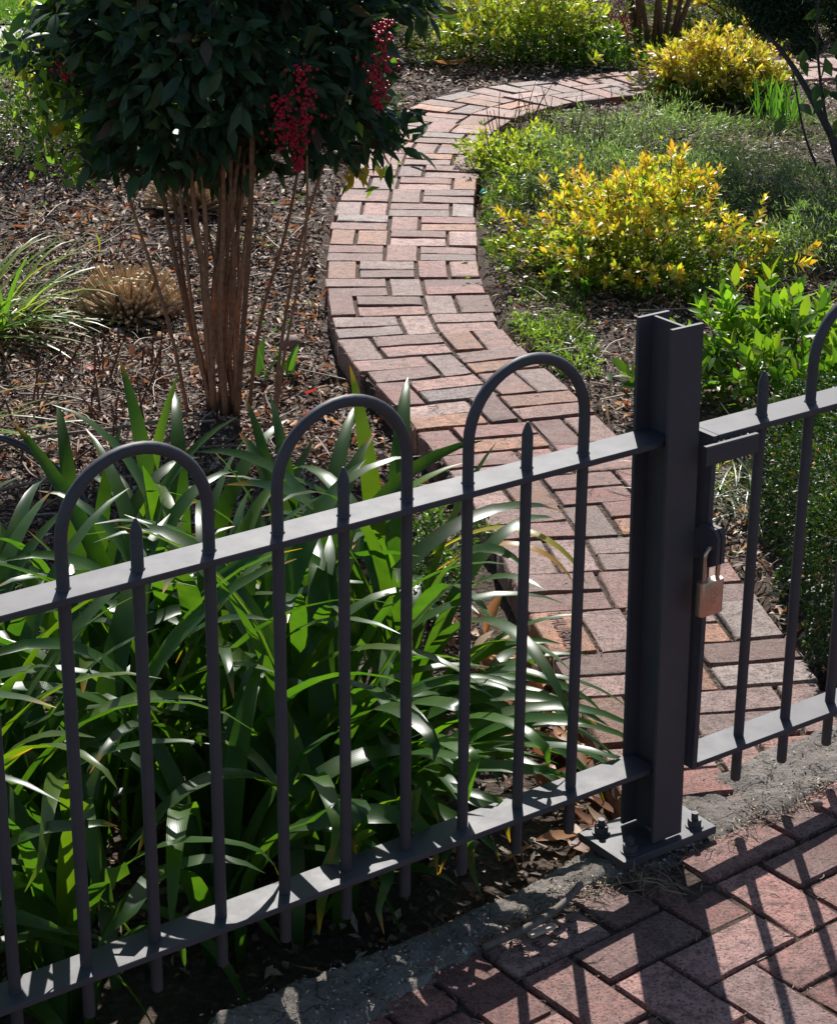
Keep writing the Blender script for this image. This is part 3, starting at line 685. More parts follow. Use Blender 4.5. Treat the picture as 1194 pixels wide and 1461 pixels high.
C = pal(n, [(.034, .070, .030), (.045, .085, .035), (.026, .055, .032), (.07, .05, .03)], .25, [.4, .35, .2, .05])
L_ = rng.uniform(.06, .105, n); W_ = L_*rng.uniform(.34, .44, n)
order = np.argsort(P[:, 1]+.25*rng.random(n)); partsel = order[:290]; rest = order[290:]
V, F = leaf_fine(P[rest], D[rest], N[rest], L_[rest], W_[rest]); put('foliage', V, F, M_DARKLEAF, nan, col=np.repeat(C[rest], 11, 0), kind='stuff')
for i in partsel:
    V, F = leaf_fine(P[i:i+1], D[i:i+1], N[i:i+1], L_[i]*1.12, W_[i]*1.05, .12, .2)
    put('leaf', V, F, M_DARKLEAF, nan, origin=tuple(P[i]), col=np.repeat(C[i:i+1]*1.2, 11, 0))
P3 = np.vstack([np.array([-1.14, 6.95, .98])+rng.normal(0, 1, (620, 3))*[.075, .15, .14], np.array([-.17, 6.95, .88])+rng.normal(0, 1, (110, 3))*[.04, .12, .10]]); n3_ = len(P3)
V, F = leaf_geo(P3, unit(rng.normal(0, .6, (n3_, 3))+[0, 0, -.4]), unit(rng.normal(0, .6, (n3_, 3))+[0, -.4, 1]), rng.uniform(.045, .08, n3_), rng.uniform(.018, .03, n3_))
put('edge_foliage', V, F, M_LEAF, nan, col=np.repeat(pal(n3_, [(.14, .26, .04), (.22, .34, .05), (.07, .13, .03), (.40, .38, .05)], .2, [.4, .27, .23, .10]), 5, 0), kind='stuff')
# pale yellow sprays at its edges
for (x, y, z, nn2, cc) in [(-1.24, 6.95, .99, 16, (.34, .32, .03)), (-1.17, 6.9, .84, 8, (.42, .30, .03)), (-.21, 6.7, .72, 10, (.45, .33, .03)), (-1.18, 7.0, 1.08, 18, (.16, .24, .03)), (-.12, 6.95, .78, 10, (.12, .2, .03)), (-1.08, 6.9, .76, 8, (.14, .2, .03))]:
    MB().tube([(x, y, z), ((x-.64)/2, 6.9, z+.16), (-.64+(x+.64)*.3, 6.9, z+.3)], [.002, .003, .004], 5, (.2, .12, .05)).out('twig', M_WOOD, nan)
    P2 = np.array([x, y, z])+rng.normal(0, .032, (nn2, 3)); D2 = unit(rng.normal(0, .5, (nn2, 3))+[(-.6 if x < -.6 else .3), 0, -.5]); N2 = unit(rng.normal(0, .4, (nn2, 3))+[0, -.7, .7])
    V, F = leaf_geo(P2, D2, N2, rng.uniform(.05, .075, nn2), rng.uniform(.02, .028, nn2)); put('leaf_spray', V, F, M_LEAF, nan, col=np.repeat(pal(nn2, [cc]), 5, 0), kind='stuff', label='yellowing leaves at the edge of the bush')
def berries(x, y, z, hgt, n):
    mb = MB(); 
    for k in range(n):
        t = rng.random(); c = np.array([x+rng.normal(0, .006+.022*(1-t)), y+rng.normal(0, .025), z-hgt*t]); rr = rng.uniform(.0048, .0066)
        V = []; F = []
        for (e, m2) in ((-.9, 1), (-.35, 5), (.35, 5), (.9, 1)):
            if m2 == 1: V.append(c+Zv*rr*np.sign(e))
            else:
                for q2 in range(5):
                    a = 2*math.pi*q2/5+(.6 if e > 0 else 0); V.append(c+np.array([math.cos(a)*rr*.92, math.sin(a)*rr*.92, rr*e]))
        F = [(0, 1+(q2+1) % 5, 1+q2) for q2 in range(5)]+[(1+q2, 1+(q2+1) % 5, 6+(q2+1) % 5, 6+q2) for q2 in range(5)]+[(6+q2, 6+(q2+1) % 5, 11) for q2 in range(5)]
        mb.add(V, F)
    mb.out('berry_cluster', M_BERRY, nan, smooth=True, kind='stuff')
for (px_, y, z, h_, n_) in [(-.375, 6.46, .95, .16, 150), (-.345, 6.40, 1.05, .11, 60), (-.425, 6.40, 1.03, .10, 60), (-.36, 6.4, 1.12, .07, 35), (-.13, 6.5, 1.13, .16, 120), (-.12, 6.55, 1.23, .10, 60), (-.43, 6.42, .92, .06, 25), (-1.1, 6.62, 1.08, .05, 20)]:
    berries(px_, y, z, h_, n_)

# lime leaved shrub behind the gate
LT = [(.24, .34, .03), (.17, .30, .03), (.12, .24, .03)]; LL = [(.06, .13, .02), (.09, .17, .025)]
shrub('lime_shrub', (1.20, 6.55, .09), (.38, .30, .19), 900, .055, .027, LT, LL, 'bright lime green broad-leaved shrub behind the gate, right of the post', nsprig=150, sprL=.070, clumps=40, base_z=-.05, stems=16, fill=.2)
shrub('lime_shrub', (.735, 6.68, .04), (.05, .05, .07), 10, .03, .014, LT, LL, 'tiny lime seedling between the path and the post top', nsprig=5, sprL=.06, clumps=6, base_z=-.05, stems=2)
# clipped dark hedge
def hedge(ctr, half, n, label):
    root = empty('hedge', (ctr[0], ctr[1], -.05), label, 'hedge'); q_ = rng.uniform(-1, 1, (n, 3)); ax = rng.integers(3, size=n); sg = np.sign(rng.uniform(-1, 1, n))
    surf = rng.random(n) < .6; q_[np.arange(n)[surf], ax[surf]] = sg[surf]*rng.uniform(.86, 1.03, surf.sum())
    q_ /= np.maximum(1, (np.abs(q_)**5).sum(1, keepdims=True)**(1/5)); 
    P = np.array(ctr)+q_*half; P += .05*np.array([[mnoise.noise(Vector(p*5)), mnoise.noise(Vector(p*5+Vector((9, 0, 0)))) if False else mnoise.noise(Vector(p*5+np.array([9, 0, 0]))), mnoise.noise(Vector(p*5+np.array([0, 9, 0])))] for p in P])
    D = unit(unit(q_)+rng.normal(0, .7, (n, 3))); N = unit(rdir(n)+[0, 0, .8]); C = pal(n, [(.035, .07, .018), (.025, .055, .015), (.08, .13, .02), (.16, .17, .03)], .2, [.45, .35, .15, .05])
    o_t = (rng.random(n) < .012) & (q_[:, 0] < -.3); C[o_t] = (.45, .16, .03)
    V, F = leaf_geo(P, D, N, rng.uniform(.012, .020, n), rng.uniform(.006, .010, n)); put('foliage', V, F, M_DARKLEAF, root, col=np.repeat(C, 5, 0), kind='stuff')
    for k in range(6):
        b = np.array([ctr[0]+rng.uniform(-.6, .6)*half[0], ctr[1]+rng.uniform(-.6, .6)*half[1], -.06]); MB().tube([b, b+[rng.normal(0, .05), rng.normal(0, .05), half[2]*1.3]], [.009, .005], 6, (.1, .07, .05)).out('stem', M_WOOD, root)
hedge((1.46, 5.20, .13), (.50, .66, .27), 60000, 'dark small-leaved clipped hedge at the right edge behind the gate')
shrub('small_shrub', (.05, 5.2, .02), (.14, .16, .16), 2200, .016, .009, [(.07, .14, .03), (.12, .2, .04)], [(.03, .07, .02)], 'small fine-leaved dark green shrub between the strap leaves and the path edge', clumps=22, base_z=-.10, stems=4)

# cane shrub in the far back
cane = empty('cane_shrub', (1.42, 13.2, -.03), 'leafless clump of brown canes beyond the path bend', 'shrub')
for k in range(11):
    a = rng.uniform(0, 6.28); b = np.array([1.42+.10*math.cos(a), 13.2+.06*math.sin(a), -.05]); e = b+[.16*math.cos(a)+rng.normal(0, .06), .1*math.sin(a), rng.uniform(.7, 1.3)]
    MB().tube([b, (b+e)/2+rng.normal(0, .02, 3), e], [.017, .014, .009], 7, (.20, .115, .075)).out('cane', M_WOOD, cane, smooth=True)
P = np.array([1.42, 13.2, 1.25])+rdir(900)*rng.uniform(.3, 1, (900, 1))*[.4, .35, .45]; D = rdir(900); V, F = leaf_geo(P, D, rdir(900)+[0, 0, 1], .07, .028)
put('foliage', V, F, M_DARKLEAF, cane, col=np.repeat(pal(900, [(.04, .08, .02)]), 5, 0), kind='stuff')

# tree at right edge: trunk, limbs, conifer-like dark foliage, broad leaves
tree = empty('dark_tree', (2.05, 9.7, -.03), 'dark tree leaning over the right edge with drooping evergreen foliage', 'tree')
def limb(pts, r0, r1, nm='limb', col=(.07, .055, .05)):
    cp = catmull(np.array(pts, float), 5); MB().tube(cp, list(np.linspace(r0, r1, len(cp))), 8, col).out(nm, M_WOOD, tree, smooth=True)
limb([(2.02, 9.7, -.08), (2.0, 9.72, .35), (2.04, 9.75, .9), (2.1, 9.8, 1.6), (2.1, 9.9, 2.3)], .055, .03, 'trunk')
limb([(2.0, 9.6, -.05), (1.84, 9.7, .25), (1.70, 9.85, .48), (1.58, 10., .62)], .022, .008)
limb([(1.92, 9.45, -.05), (1.80, 9.45, .3), (1.74, 9.5, .62), (1.72, 9.5, .95)], .009, .004)
limb([(1.85, 9.35, -.05), (1.70, 9.4, .25), (1.62, 9.4, .55)], .008, .003)
limb([(1.98, 9.4, -.05), (1.95, 9.4, .4), (1.88, 9.4, .9)], .01, .004)
limb([(2.05, 9.75, .9), (1.8, 9.9, 1.15), (1.55, 10.1, 1.1)], .02, .008); limb([(2.1, 9.8, 1.4), (1.7, 10.3, 1.7), (1.3, 10.6, 1.6)], .02, .006)
def foliage_blobs(root, blobs, L, W, cols, m, name='crown', lab=None):
    Ps = []; 
    for (c, r, n) in blobs: Ps.append(np.array(c)+rdir(n)*rng.uniform(.3, 1, (n, 1))**.5*np.array(r))
    P = np.vstack(Ps); n = len(P); D = unit(rng.normal(0, .6, (n, 3))+[0, 0, -.2]); V, F = leaf_geo(P, D, unit(rdir(n)+[0, 0, .8]), L*rng.uniform(.6, 1.2, n), W*rng.uniform(.7, 1.2, n))
    put(name, V, F, m, root, col=np.repeat(pal(n, cols, .25), 5, 0), kind='stuff')
foliage_blobs(tree, [((1.66, 10.1, .70), (.17, .2, .13), 6500), ((1.85, 10.1, .80), (.25, .3, .15), 6500), ((1.45, 10.3, 1.12), (.25, .3, .16), 4000), ((2.1, 10.0, 1.5), (.6, .6, .45), 7000), ((2.0, 10.0, .66), (.13, .2, .12), 2500), ((1.5, 10.2, .80), (.14, .2, .11), 2500), ((1.76, 9.9, .58), (.07, .1, .08), 900), ((1.85, 10.7, 1.95), (.62, .75, .3), 16000), ((2.3, 10.6, 1.9), (.7, .7, .4), 5000), ((2.2, 9.6, 1.6), (.5, .5, .3), 5000)], .034, .009, [(.025, .055, .028), (.035, .075, .038), (.02, .04, .022)], M_DARKLEAF)
P = np.array([1.86, 9.35, .62])+rng.normal(0, 1, (60, 3))*[.09, .10, .18]; V, F = leaf_geo(P, unit(rng.normal(0, .5, (60, 3))+[0, 0, -.5]), unit(rng.normal(0, .5, (60, 3))+[0, -.8, .6]), rng.uniform(.08, .11, 60), rng.uniform(.045, .06, 60))
put('broad_leaves', V, F, M_DARKLEAF, tree, col=np.repeat(pal(60, [(.05, .085, .03), (.08, .12, .03)]), 5, 0), kind='stuff')

# background shrubs and left side planting
shrub('pale_shrub', (-1.75, 10.1, .14), (.62, .5, .36), 8500, .028, .012, [(.20, .30, .06), (.12, .22, .04), (.35, .4, .2)], [(.04, .07, .02)], 'fine-leaved pale green shrub at the far left behind the berry bush', clumps=60, base_z=-.05)
shrub('pale_shrub', (-1.75, 11.9, .20), (.55, .45, .42), 5000, .035, .015, [(.16, .28, .03), (.26, .36, .05)], [(.05, .1, .02)], 'bright green shrub beneath the white paving at the far left', clumps=50, base_z=-.03)
shrub('dark_shrub', (-1.05, 10.9, .16), (.55, .45, .36), 5500, .045, .02, [(.05, .10, .025), (.03, .07, .02), (.2, .22, .04)], [(.02, .045, .015)], 'added low dark shrub standing in for the shadow directly behind the berry bush crown', clumps=45, m=M_DARKLEAF, base_z=-.05)  # dark shrub added to darken a bed that lies in shadow
shrub('dark_shrub', (-1.15, 12.6, .35), (.8, .6, .6), 6000, .05, .02, [(.05, .09, .02), (.03, .07, .02)], [(.02, .04, .015)], 'dark leafy shrub behind the berry bush, left of the far path', clumps=60, m=M_DARKLEAF, base_z=-.03)
shrub('dark_shrub', (-.35, 13.6, .5), (.5, .5, .75), 4500, .05, .02, [(.06, .11, .025), (.10, .17, .03)], [(.02, .045, .015)], 'tall dark shrub rising behind the far bend beside the yellow-tipped shrub', clumps=50, m=M_DARKLEAF, base_z=-.03)
shrub('grey_shrub', (.55, 14.6, .45), (1.0, .5, .55), 7500, .045, .007, [(.13, .17, .06), (.2, .22, .1)], [(.05, .07, .03), (.10, .07, .04)], 'wispy grey-green thin-leaved shrub at the top edge of the garden', clumps=70, base_z=-.0)
shrub('grey_shrub', (1.35, 15.2, .45), (.9, .5, .55), 6000, .045, .007, [(.16, .19, .07), (.22, .2, .1)], [(.05, .06, .03), (.12, .07, .04)], 'wispy shrub with brown twigs behind the bare canes', clumps=60, base_z=-.0)
for k, (x, y, rx, rz) in enumerate([(-5, 17.5, 2.2, 1.2), (-1.5, 19, 2.4, 1.4), (2.2, 18.5, 2.2, 1.3), (5.5, 17, 2.4, 1.4)]):
    shrub('background_bush', (x, y, .5), (rx, 1.0, rz), 5000, .12, .05, [(.06, .12, .03)], [(.02, .05, .015)], ['broad green bush far back left beyond the lawn', 'broad green bush far back behind the dark shrubs', 'broad green bush far back behind the yellow shrubs', 'broad green bush far back beyond the right tree'][k], m=M_DARKLEAF, clumps=60, base_z=.1, stems=5)

# lawn, pale paving and a low dark fence at top left
put('lawn', [(-6, 13.55, .03), (-1.7, 13.55, .03), (-1.7, 16.6, .10), (-6, 16.6, .10)], [(0, 1, 2, 3)], M_LAWN, kind='structure')
mb = MB(); mb.box((-3.6, 13.0, 0.0), (1.9, 0, 0), (0, .48, 0), (0, 0, .028)); mb.out('pale_walkway', M_PAVE, kind='structure')
mb = MB(); mb.box((-3.6, 12.42, -.03), (1.9, 0, 0), (0, .06, 0), (0, 0, .07)); mb.out('brick_kerb', simple('kerb_brick', (.16, .08, .06), .8, .3, 0, 20, .3), kind='structure')
bf = empty('railing', (-2.6, 12.9, 0), 'thin black railing by the pale walkway in the top left corner', 'railing')
for k in range(7): MB().tube([(-2.78+.21*k, 12.9, .02), (-2.78+.21*k, 12.9, .75)], .011, 8).out('upright', M_HOSE, bf)
MB().tube([(-3.4, 12.9, .72), (-1.4, 12.9, .72)], .012, 8).out('top_bar', M_HOSE, bf)
n = 14000; P = np.stack([rng.uniform(-3.8, -1.75, n), rng.uniform(13.6, 15.4, n), np.zeros(n)], 1); P[:, 2] = .03+(P[:, 1]-13.55)*.023
V, F = leaf_geo(P, unit(rng.normal(0, .4, (n, 3))+[0, 0, 1]), rdir(n), .05, .006); put('lawn_grass', V, F, M_LEAF, col=np.repeat(pal(n, [(.10, .2, .03), (.15, .25, .04)]), 5, 0), label='short green lawn grass past the pale walkway', cat='grass', kind='stuff')

# ------------------------------------------------------------------ mulch, litter, ground cover
def allowed(P, m=.0):
    k = np.ones(len(P), bool)
    for i, p in enumerate(P):
        d2 = ((PC-p[:2])**2).sum(1).min()
        if d2 < (PW+m)**2 or noff(p[0], p[1]) > -.06: k[i] = False
    return P[k]
_sz = {}
def szq(x, y):
    k = (round(x*16), round(y*16))
    if k not in _sz: _sz[k] = soil_z(k[0]/16, k[1]/16)
    return max(_sz[k], -.13)
def chips(name, n, box, Lr, Wr, cols, wts, label, zoff=.002, m=None, curl=.25, lift=.02, up_=.35):
    P = np.stack([rng.uniform(box[0], box[1], n), rng.uniform(box[2], box[3], n), np.zeros(n)], 1); P = allowed(P, .015); n = len(P)
    P[:, 2] = [szq(p[0], p[1]) for p in P]; P[:, 2] += zoff+rng.uniform(0, lift, n)
    D = unit(np.stack([rng.normal(size=n), rng.normal(size=n), rng.normal(0, up_, n)], 1)); N = unit(rng.normal(0, .6, (n, 3))+[0, 0, 1])
    lng = rng.random(n) < .12; V, F = leaf_geo(P, D, N, rng.uniform(*Lr, n)*rng.uniform(.35, 1, n)*np.where(lng, 1.9, 1), rng.uniform(*Wr, n)*np.where(lng, .55, 1), curl, rng.uniform(-.1, .25))
    return put(name, V, F, m or M_CHIP, col=np.repeat(pal(n, cols, .35, wts), 5, 0), label=label, cat='mulch', kind='stuff')
MC = [(.44, .33, .25), (.27, .16, .105), (.15, .085, .055), (.54, .43, .33), (.38, .13, .045), (.06, .038, .028)]; MWt = [.17, .30, .25, .05, .06, .17]
chips('bark_mulch', 34000, (-2.3, .12, 5.0, 8.6), (.02, .06), (.007, .018), MC, MWt, 'brown and grey bark mulch under the berry bush left of the path')
chips('bark_mulch', 26000, (-2.9, .4, 8.3, 13.5), (.03, .08), (.009, .022), MC, MWt, 'shaded bark mulch in the far left bed beyond the berry bush')
chips('bark_mulch', 18000, (.3, 2.4, 4.6, 8.2), (.02, .06), (.007, .017), MC+[(.07, .12, .03)], [.24, .25, .18, .1, .05, .1, .08], 'mulch and weeds on the right bed behind the gate')
chips('bark_mulch', 20000, (.3, 3.0, 7.9, 15), (.03, .08), (.008, .018), MC+[(.07, .12, .03)], [.26, .25, .16, .12, .05, .1, .06], 'pale twiggy mulch in the far right bed')
chips('bark_mulch', 5000, (-1.3, .45, 3.5, 5.1), (.02, .06), (.008, .02), [(.16, .11, .08), (.09, .06, .045), (.30, .14, .06), (.35, .28, .22)], [.35, .3, .2, .15], 'leaf litter under the strap-leaved clump')
def twigs(name, n, box, Lr, rr, cols, label, zlift=(.005, .04)):
    mb = MB(); P = np.stack([rng.uniform(box[0], box[1], n), rng.uniform(box[2], box[3], n), np.zeros(n)], 1)
    for p in allowed(P, .03):
        a = rng.uniform(0, 6.28); L = rng.uniform(*Lr); d = np.array([math.cos(a), math.sin(a), 0]); z = szq(p[0], p[1]); b = rng.normal(0, L*.08, 2)
        mid = p+d*L/2+np.array([-d[1], d[0], 0])*b[0]
        if math.sqrt(((PC-(p+d*L)[:2])**2).sum(1).min()) < PW: continue
        pts = [np.array([*q_[:2], z+rng.uniform(*zlift)]) for q_ in (p, mid, p+d*L)]
        r_ = rng.uniform(*rr); mb.tube(catmull(np.array(pts), 3), r_, 4, tuple(np.array(cols[rng.integers(len(cols))])*rng.uniform(.7, 1.2)), cap=False)
    return mb.out(name, M_CHIP, label=label, cat='twigs', kind='stuff')
chips('leaf_litter', 1700, (-2.3, .12, 5.0, 9.6), (.03, .085), (.014, .032), [(.36, .22, .12), (.25, .13, .07), (.40, .32, .23), (.40, .15, .06), (.17, .10, .07)], [.26, .30, .14, .04, .26], 'curled brown dead leaves mixed through the left mulch', m=M_DRY, curl=.5, lift=.025)
chips('leaf_litter', 900, (.3, 2.4, 4.6, 8.6), (.03, .075), (.012, .028), [(.36, .22, .12), (.25, .13, .07), (.46, .36, .25), (.42, .16, .06)], [.3, .3, .25, .15], 'curled brown dead leaves on the right bed', m=M_DRY, curl=.5, lift=.02)
twigs('twig_litter', 420, (-2.2, 0, 5.6, 9), (.08, .35), (.0015, .004), [(.35, .28, .22), (.22, .15, .1), (.14, .08, .05)], 'fallen twigs scattered on the mulch left of the path')
twigs('twig_litter', 420, (.4, 2.8, 6, 12), (.08, .3), (.0015, .003), [(.45, .38, .3), (.25, .18, .13)], 'pale dry twigs scattered over the right bed')
# feathery ground cover
def cover(name, n, box, cols, label, H=(.03, .09), L=(.03, .06), W=.004, thr=-.1, ns=1.6, seed=4):
    P = np.stack([rng.uniform(box[0], box[1], n), rng.uniform(box[2], box[3], n), np.zeros(n)], 1); P = allowed(P, .02)
    f = np.array([fbm(p[0], p[1], ns, seed) for p in P]); P = P[f > thr+rng.normal(0, .12, len(P))]; n = len(P); f = np.array([fbm(p[0], p[1], 3.5, 7) for p in P])
    P[:, 2] = [szq(p[0], p[1]) for p in P]; P[:, 2] += rng.uniform(0, 1, n)**.6*np.interp(f, [-.35, .45], H)
    D = unit(rng.normal(0, .8, (n, 3))+[0, 0, .25]); V, F = leaf_geo(P, D, rdir(n), rng.uniform(*L, n), W)
    C = pal(n, cols, .35)*np.interp(np.array([fbm(p[0], p[1], 2.6, 21) for p in P]), [-.4, .4], [.55, 1.35])[:, None]
    put(name, V, F, M_LEAF, col=np.repeat(C, 5, 0), label=label, cat='ground cover', kind='stuff')
GC = [(.085, .115, .07), (.055, .08, .045), (.12, .16, .10), (.14, .115, .09), (.08, .12, .045)]
cover('ground_cover', 36000, (.28, 2.5, 8.2, 11.1), GC, 'feathery grey-green ground cover filling the right bed', H=(.0, .09), thr=-.22)
cover('ground_cover', 14000, (.22, .62, 6.9, 10.6), [(.10, .17, .04), (.16, .22, .05)], 'low green weeds along the right edge of the path', H=(.01, .06), L=(.02, .045), W=.008, thr=-.05, ns=4)
cover('ground_cover', 3000, (.6, 1.3, 4.7, 6.4), [(.14, .2, .05), (.3, .26, .12)], 'sparse weeds beside the path near the hedge', H=(.0, .03), L=(.015, .04), W=.006)
cover('ground_cover', 2500, (-2.5, -.4, 7, 9.6), [(.10, .2, .04)], 'scattered green weed seedlings in the left mulch', H=(.0, .02), L=(.015, .03), W=.01, thr=.33, ns=2.6, seed=11)
cover('ground_cover', 6000, (.9, 2.0, 12.4, 13.6), [(.10, .2, .04), (.2, .26, .06)], 'low green plants beyond the far end of the path', H=(.0, .08), L=(.03, .06), W=.015)
# dry stems among the ground cover
ds = empty('dead_flower_clump', (.62, 10.1, 0), 'tall thin dry brown flower stems standing in the ground cover by the path', 'dead flower stems')
for k in range(75):
    b = np.array([rng.uniform(.36, 1.0), rng.uniform(9.5, 10.9), -.03]); e = b+[rng.normal(0, .05), rng.normal(0, .05), rng.uniform(.12, .32)]
    MB().tube([b, (b+e)/2+rng.normal(0, .008, 3), e], [.003, .0025, .0015], 5, (.13, .075, .055)).out('stem', M_WOOD, ds)
rt_ = empty('red_twigs', (1.2, 13.6, 0), 'bare orange-red twigs lying left of the cane clump in the back', 'twigs')
for k in range(40):
    b = np.array([rng.uniform(.95, 1.4), rng.uniform(13.2, 13.9), .0]); e = b+[rng.normal(0, .16), rng.normal(0, .1), rng.uniform(.03, .25)]
    MB().tube([b, (b+e)/2+rng.normal(0, .02, 3), e], [.005, .004, .002], 5, (.36, .10, .045)).out('twig', M_WOOD, rt_)
# bare shoots at left
bs = empty('pruned_shoots', (-1.2, 6.7, -.1), 'short bare brown pruned shoots in the mulch left of the canes', 'shoots')
for k in range(70):
    b = np.array([rng.uniform(-1.75, -.9), rng.uniform(6.2, 7.3), -.10]); e = b+[rng.normal(0, .035), rng.normal(0, .03), rng.uniform(.04, .15)]
    MB().tube([b, e], [.0045, .003], 5, tuple(np.array((.16, .07, .045))*rng.uniform(.7, 1.3))).out('shoot', M_WOOD, bs)
# cut tussocks
def tussock(x, y, r_, n, label):
    z0 = szq(x, y); t = empty('cut_tussock', (x, y, z0), label, 'cut grass clump'); mb = None; stuff = MB()
    for k in range(n):
        d = rdir(1, .05)[0]; d = unit(d*[1, 1, .9]); b = np.array([x, y, z0])+d*[r_*.45, r_*.45, .02]; L = r_*rng.uniform(.7, 1.0); e = b+unit(d+rng.normal(0, .28, 3)+[0, 0, .15])*L*rng.uniform(.8, 1.1)
        if e[2] < z0+.01: continue
        c = tuple(np.array((.62, .44, .26))*rng.uniform(.6, 1.15)); q_ = [.007, .006]
        if k < 230: MB().tube([b, e], q_, 5, c).out('stalk', M_CHIP, t)
        else: stuff.tube([b, e], q_, 5, c)
    stuff.out('inner_stalks', M_CHIP, t, kind='stuff')
tussock(-1.10, 7.84, .18, 520, 'straw coloured cut-back grass tussock left of the brown canes')
tussock(-.98, 9.2, .19, 380, 'straw tussock farther back, seen between the canes')
# strappy clumps
def blades(name, x, y, n, Lr, Wr, cols, label, spread=.05, azr=(0, 6.28), el=(20, 75), dr=(30, 100), parts=True, sq=1.0):
    z0 = szq(x, y); t = empty(name, (x, y, z0), label, 'plant')
    for k in range(n):
        az = rng.uniform(*azr); b = (x+rng.normal(0, spread), y+rng.normal(0, spread), z0-.01); c = np.array(cols[rng.integers(len(cols))])*rng.uniform(.8, 1.2)
        v, f, u = strap('geo', b, az, R(rng.uniform(*el)), rng.uniform(*Lr), rng.uniform(*Wr), R(rng.uniform(*dr)), nseg=7); v = [np.array([a[0], a[1], max(a[2], z0+.004)]) for a in v]
        put('leaf_blade', v, f, M_LEAF, t, origin=b, col=[tuple(c)]*len(v), smooth=True)
blades('grassy_clump', -1.62, 7.65, 75, (.3, .62), (.010, .020), [(.10, .20, .03), (.22, .30, .04), (.3, .34, .1)], 'arching light green grassy clump at the left edge of the mulch', .08, (R(20), R(200)), (15, 60), (20, 70))
blades('grassy_clump', -1.55, 6.55, 10, (.25, .5), (.010, .016), [(.14, .26, .03), (.35, .3, .04)], 'few flat yellow-green grass blades on the mulch at far left', .06, (R(60), R(130)), (5, 25), (10, 30))
blades('bulb_sprout', -.50, 7.12, 8, (.11, .17), (.028, .036), [(.07, .16, .03)], 'small broad-leaved bulb sprout between the canes and the path', .028, (0, 6.28), (70, 88), (10, 35))
blades('flax_clump', 1.02, 5.78, 110, (.22, .42), (.004, .007), [(.06, .10, .05), (.10, .15, .07), (.3, .33, .28)], 'thin dark grassy blades in front of the lime shrub behind the gate', .10, (0, 6.28), (10, 55), (30, 80))
blades('iris_clump', 1.80, 10.9, 40, (.18, .34), (.012, .018), [(.10, .22, .04)], 'upright green blades at the foot of the dark tree', .07, (0, 6.28), (70, 88), (5, 30))
blades('small_weed', .80, 4.92, 9, (.03, .05), (.014, .018), [(.12, .24, .04)], 'tiny green weed growing in the path joint behind the gate', .01, (0, 6.28), (20, 60), (10, 40))
# big dry leaves by the path edge, individually
def dry_leaf(p, L, W, az, pitch, col):
    d = np.array([math.sin(az)*math.cos(pitch), math.cos(az)*math.cos(pitch), math.sin(pitch)]); sd = unit(np.cross(d, [0, 0, 1.]))
    sd = unit(sd+Zv*rng.normal(0, .35)); nr = np.cross(sd, d); V = []; cu = rng.uniform(-.25, .6); cw = rng.uniform(.2, .7)
    for k in range(6):
        t = k/5; w_ = W*.5*math.sin(math.pi*min(.97, max(.05, t)))**.7; c = np.array(p)+d*L*t+nr*cu*L*(t-.5)**2
        V += [c-sd*w_+nr*w_*cw, c+nr*rng.normal(0, .001), c+sd*w_+nr*w_*cw*rng.uniform(.5, 1.3)]
    F = [(k*3+j, k*3+j+1, k*3+j+4, k*3+j+3) for k in range(5) for j in (0, 1)]
    return V, F, col
DC = [(.40, .19, .08), (.28, .11, .045), (.46, .28, .15), (.22, .12, .08), (.5, .38, .26)]
for k in range(85):
    t = rng.random(); y = 3.92+1.1*t; ex = np.interp(y, [3.9, 4.2, 4.55, 4.95, 5.4], [.47, .44, .355, .25, .18]); x = ex-.02-abs(rng.normal(0, .09))
    if noff(x, y) > -.08: continue
    v, f, c = dry_leaf((x, y, -.095+rng.uniform(0, .035)), rng.uniform(.05, .12), rng.uniform(.02, .042), rng.uniform(0, 6.28), rng.normal(.15, .4), DC[rng.integers(5)])
    put('dry_leaf', v, f, M_DRY, col=[tuple(np.array(c)*rng.uniform(.7, 1.15))]*len(v), smooth=True, label='curled orange-brown dead leaf lying between the strap leaves and the brick path edge', cat='dead leaf', group='dead leaves along the near path edge')
for k in range(26):
    x, y = rng.uniform(-1.7, -.3), rng.uniform(5.9, 7.6)
    if path_dist(x, y) < .4: continue
    v, f, c = dry_leaf((x, y, szq(x, y)+.012), rng.uniform(.04, .07), rng.uniform(.02, .03), rng.uniform(0, 6.28), rng.normal(.1, .2), [(.42, .04, .02), (.45, .16, .03)][rng.integers(2)])
    put('dry_leaf', v, f, M_DRY, col=[c]*len(v), smooth=True, label='small red or orange fallen leaf on the mulch near the brown canes', cat='dead leaf', group='red fallen leaves on the left mulch')
# hanging yellowed strap leaves over the kerb
for (b, az, L, dr, c) in [((.05, 5.0, .10), R(112), .42, R(105), (.38, .20, .05)), ((.03, 4.95, .16), R(118), .50, R(110), (.30, .26, .03))]:
    o = strap(aga, b, az, R(40), L, .034, dr, col=c, name='leaf'); o['label'] = 'yellow-brown dying leaf hanging over the brick edge'
# straw tufts in the joint between edging and pavement and around the post
def straw(n, fn, label, Lr=(.02, .06)):
    mb = MB()
    for k in range(n):
        p = fn(); d = unit(np.array([rng.normal(), rng.normal(), rng.uniform(.0, .5)])); L = rng.uniform(*Lr); q_ = p+d*L*.5+rng.normal(0, L*.12, 3)
        mb.tube([p, q_, p+d*L*[1, 1, .3]], .0009, 3, tuple(np.array((.34, .26, .17))*rng.uniform(.4, 1.1)), cap=False)
    mb.out('straw_debris', M_CHIP, label=label, cat='debris', kind='stuff')
def f1():
    i = rng.uniform(6.0, 16); fr = np.interp(i, [-9, 4, 6, 7, 8.5, 9.5, 13, 20], [.20, .14, .066, .052, .060, .095, .095, .12]); p = FP(i, fr+rng.normal(0, .016)); p[2] = pave_z(p[0])+.002; return p
straw(420, f1, 'fine straw and grit along the joint of pavement and concrete edging')
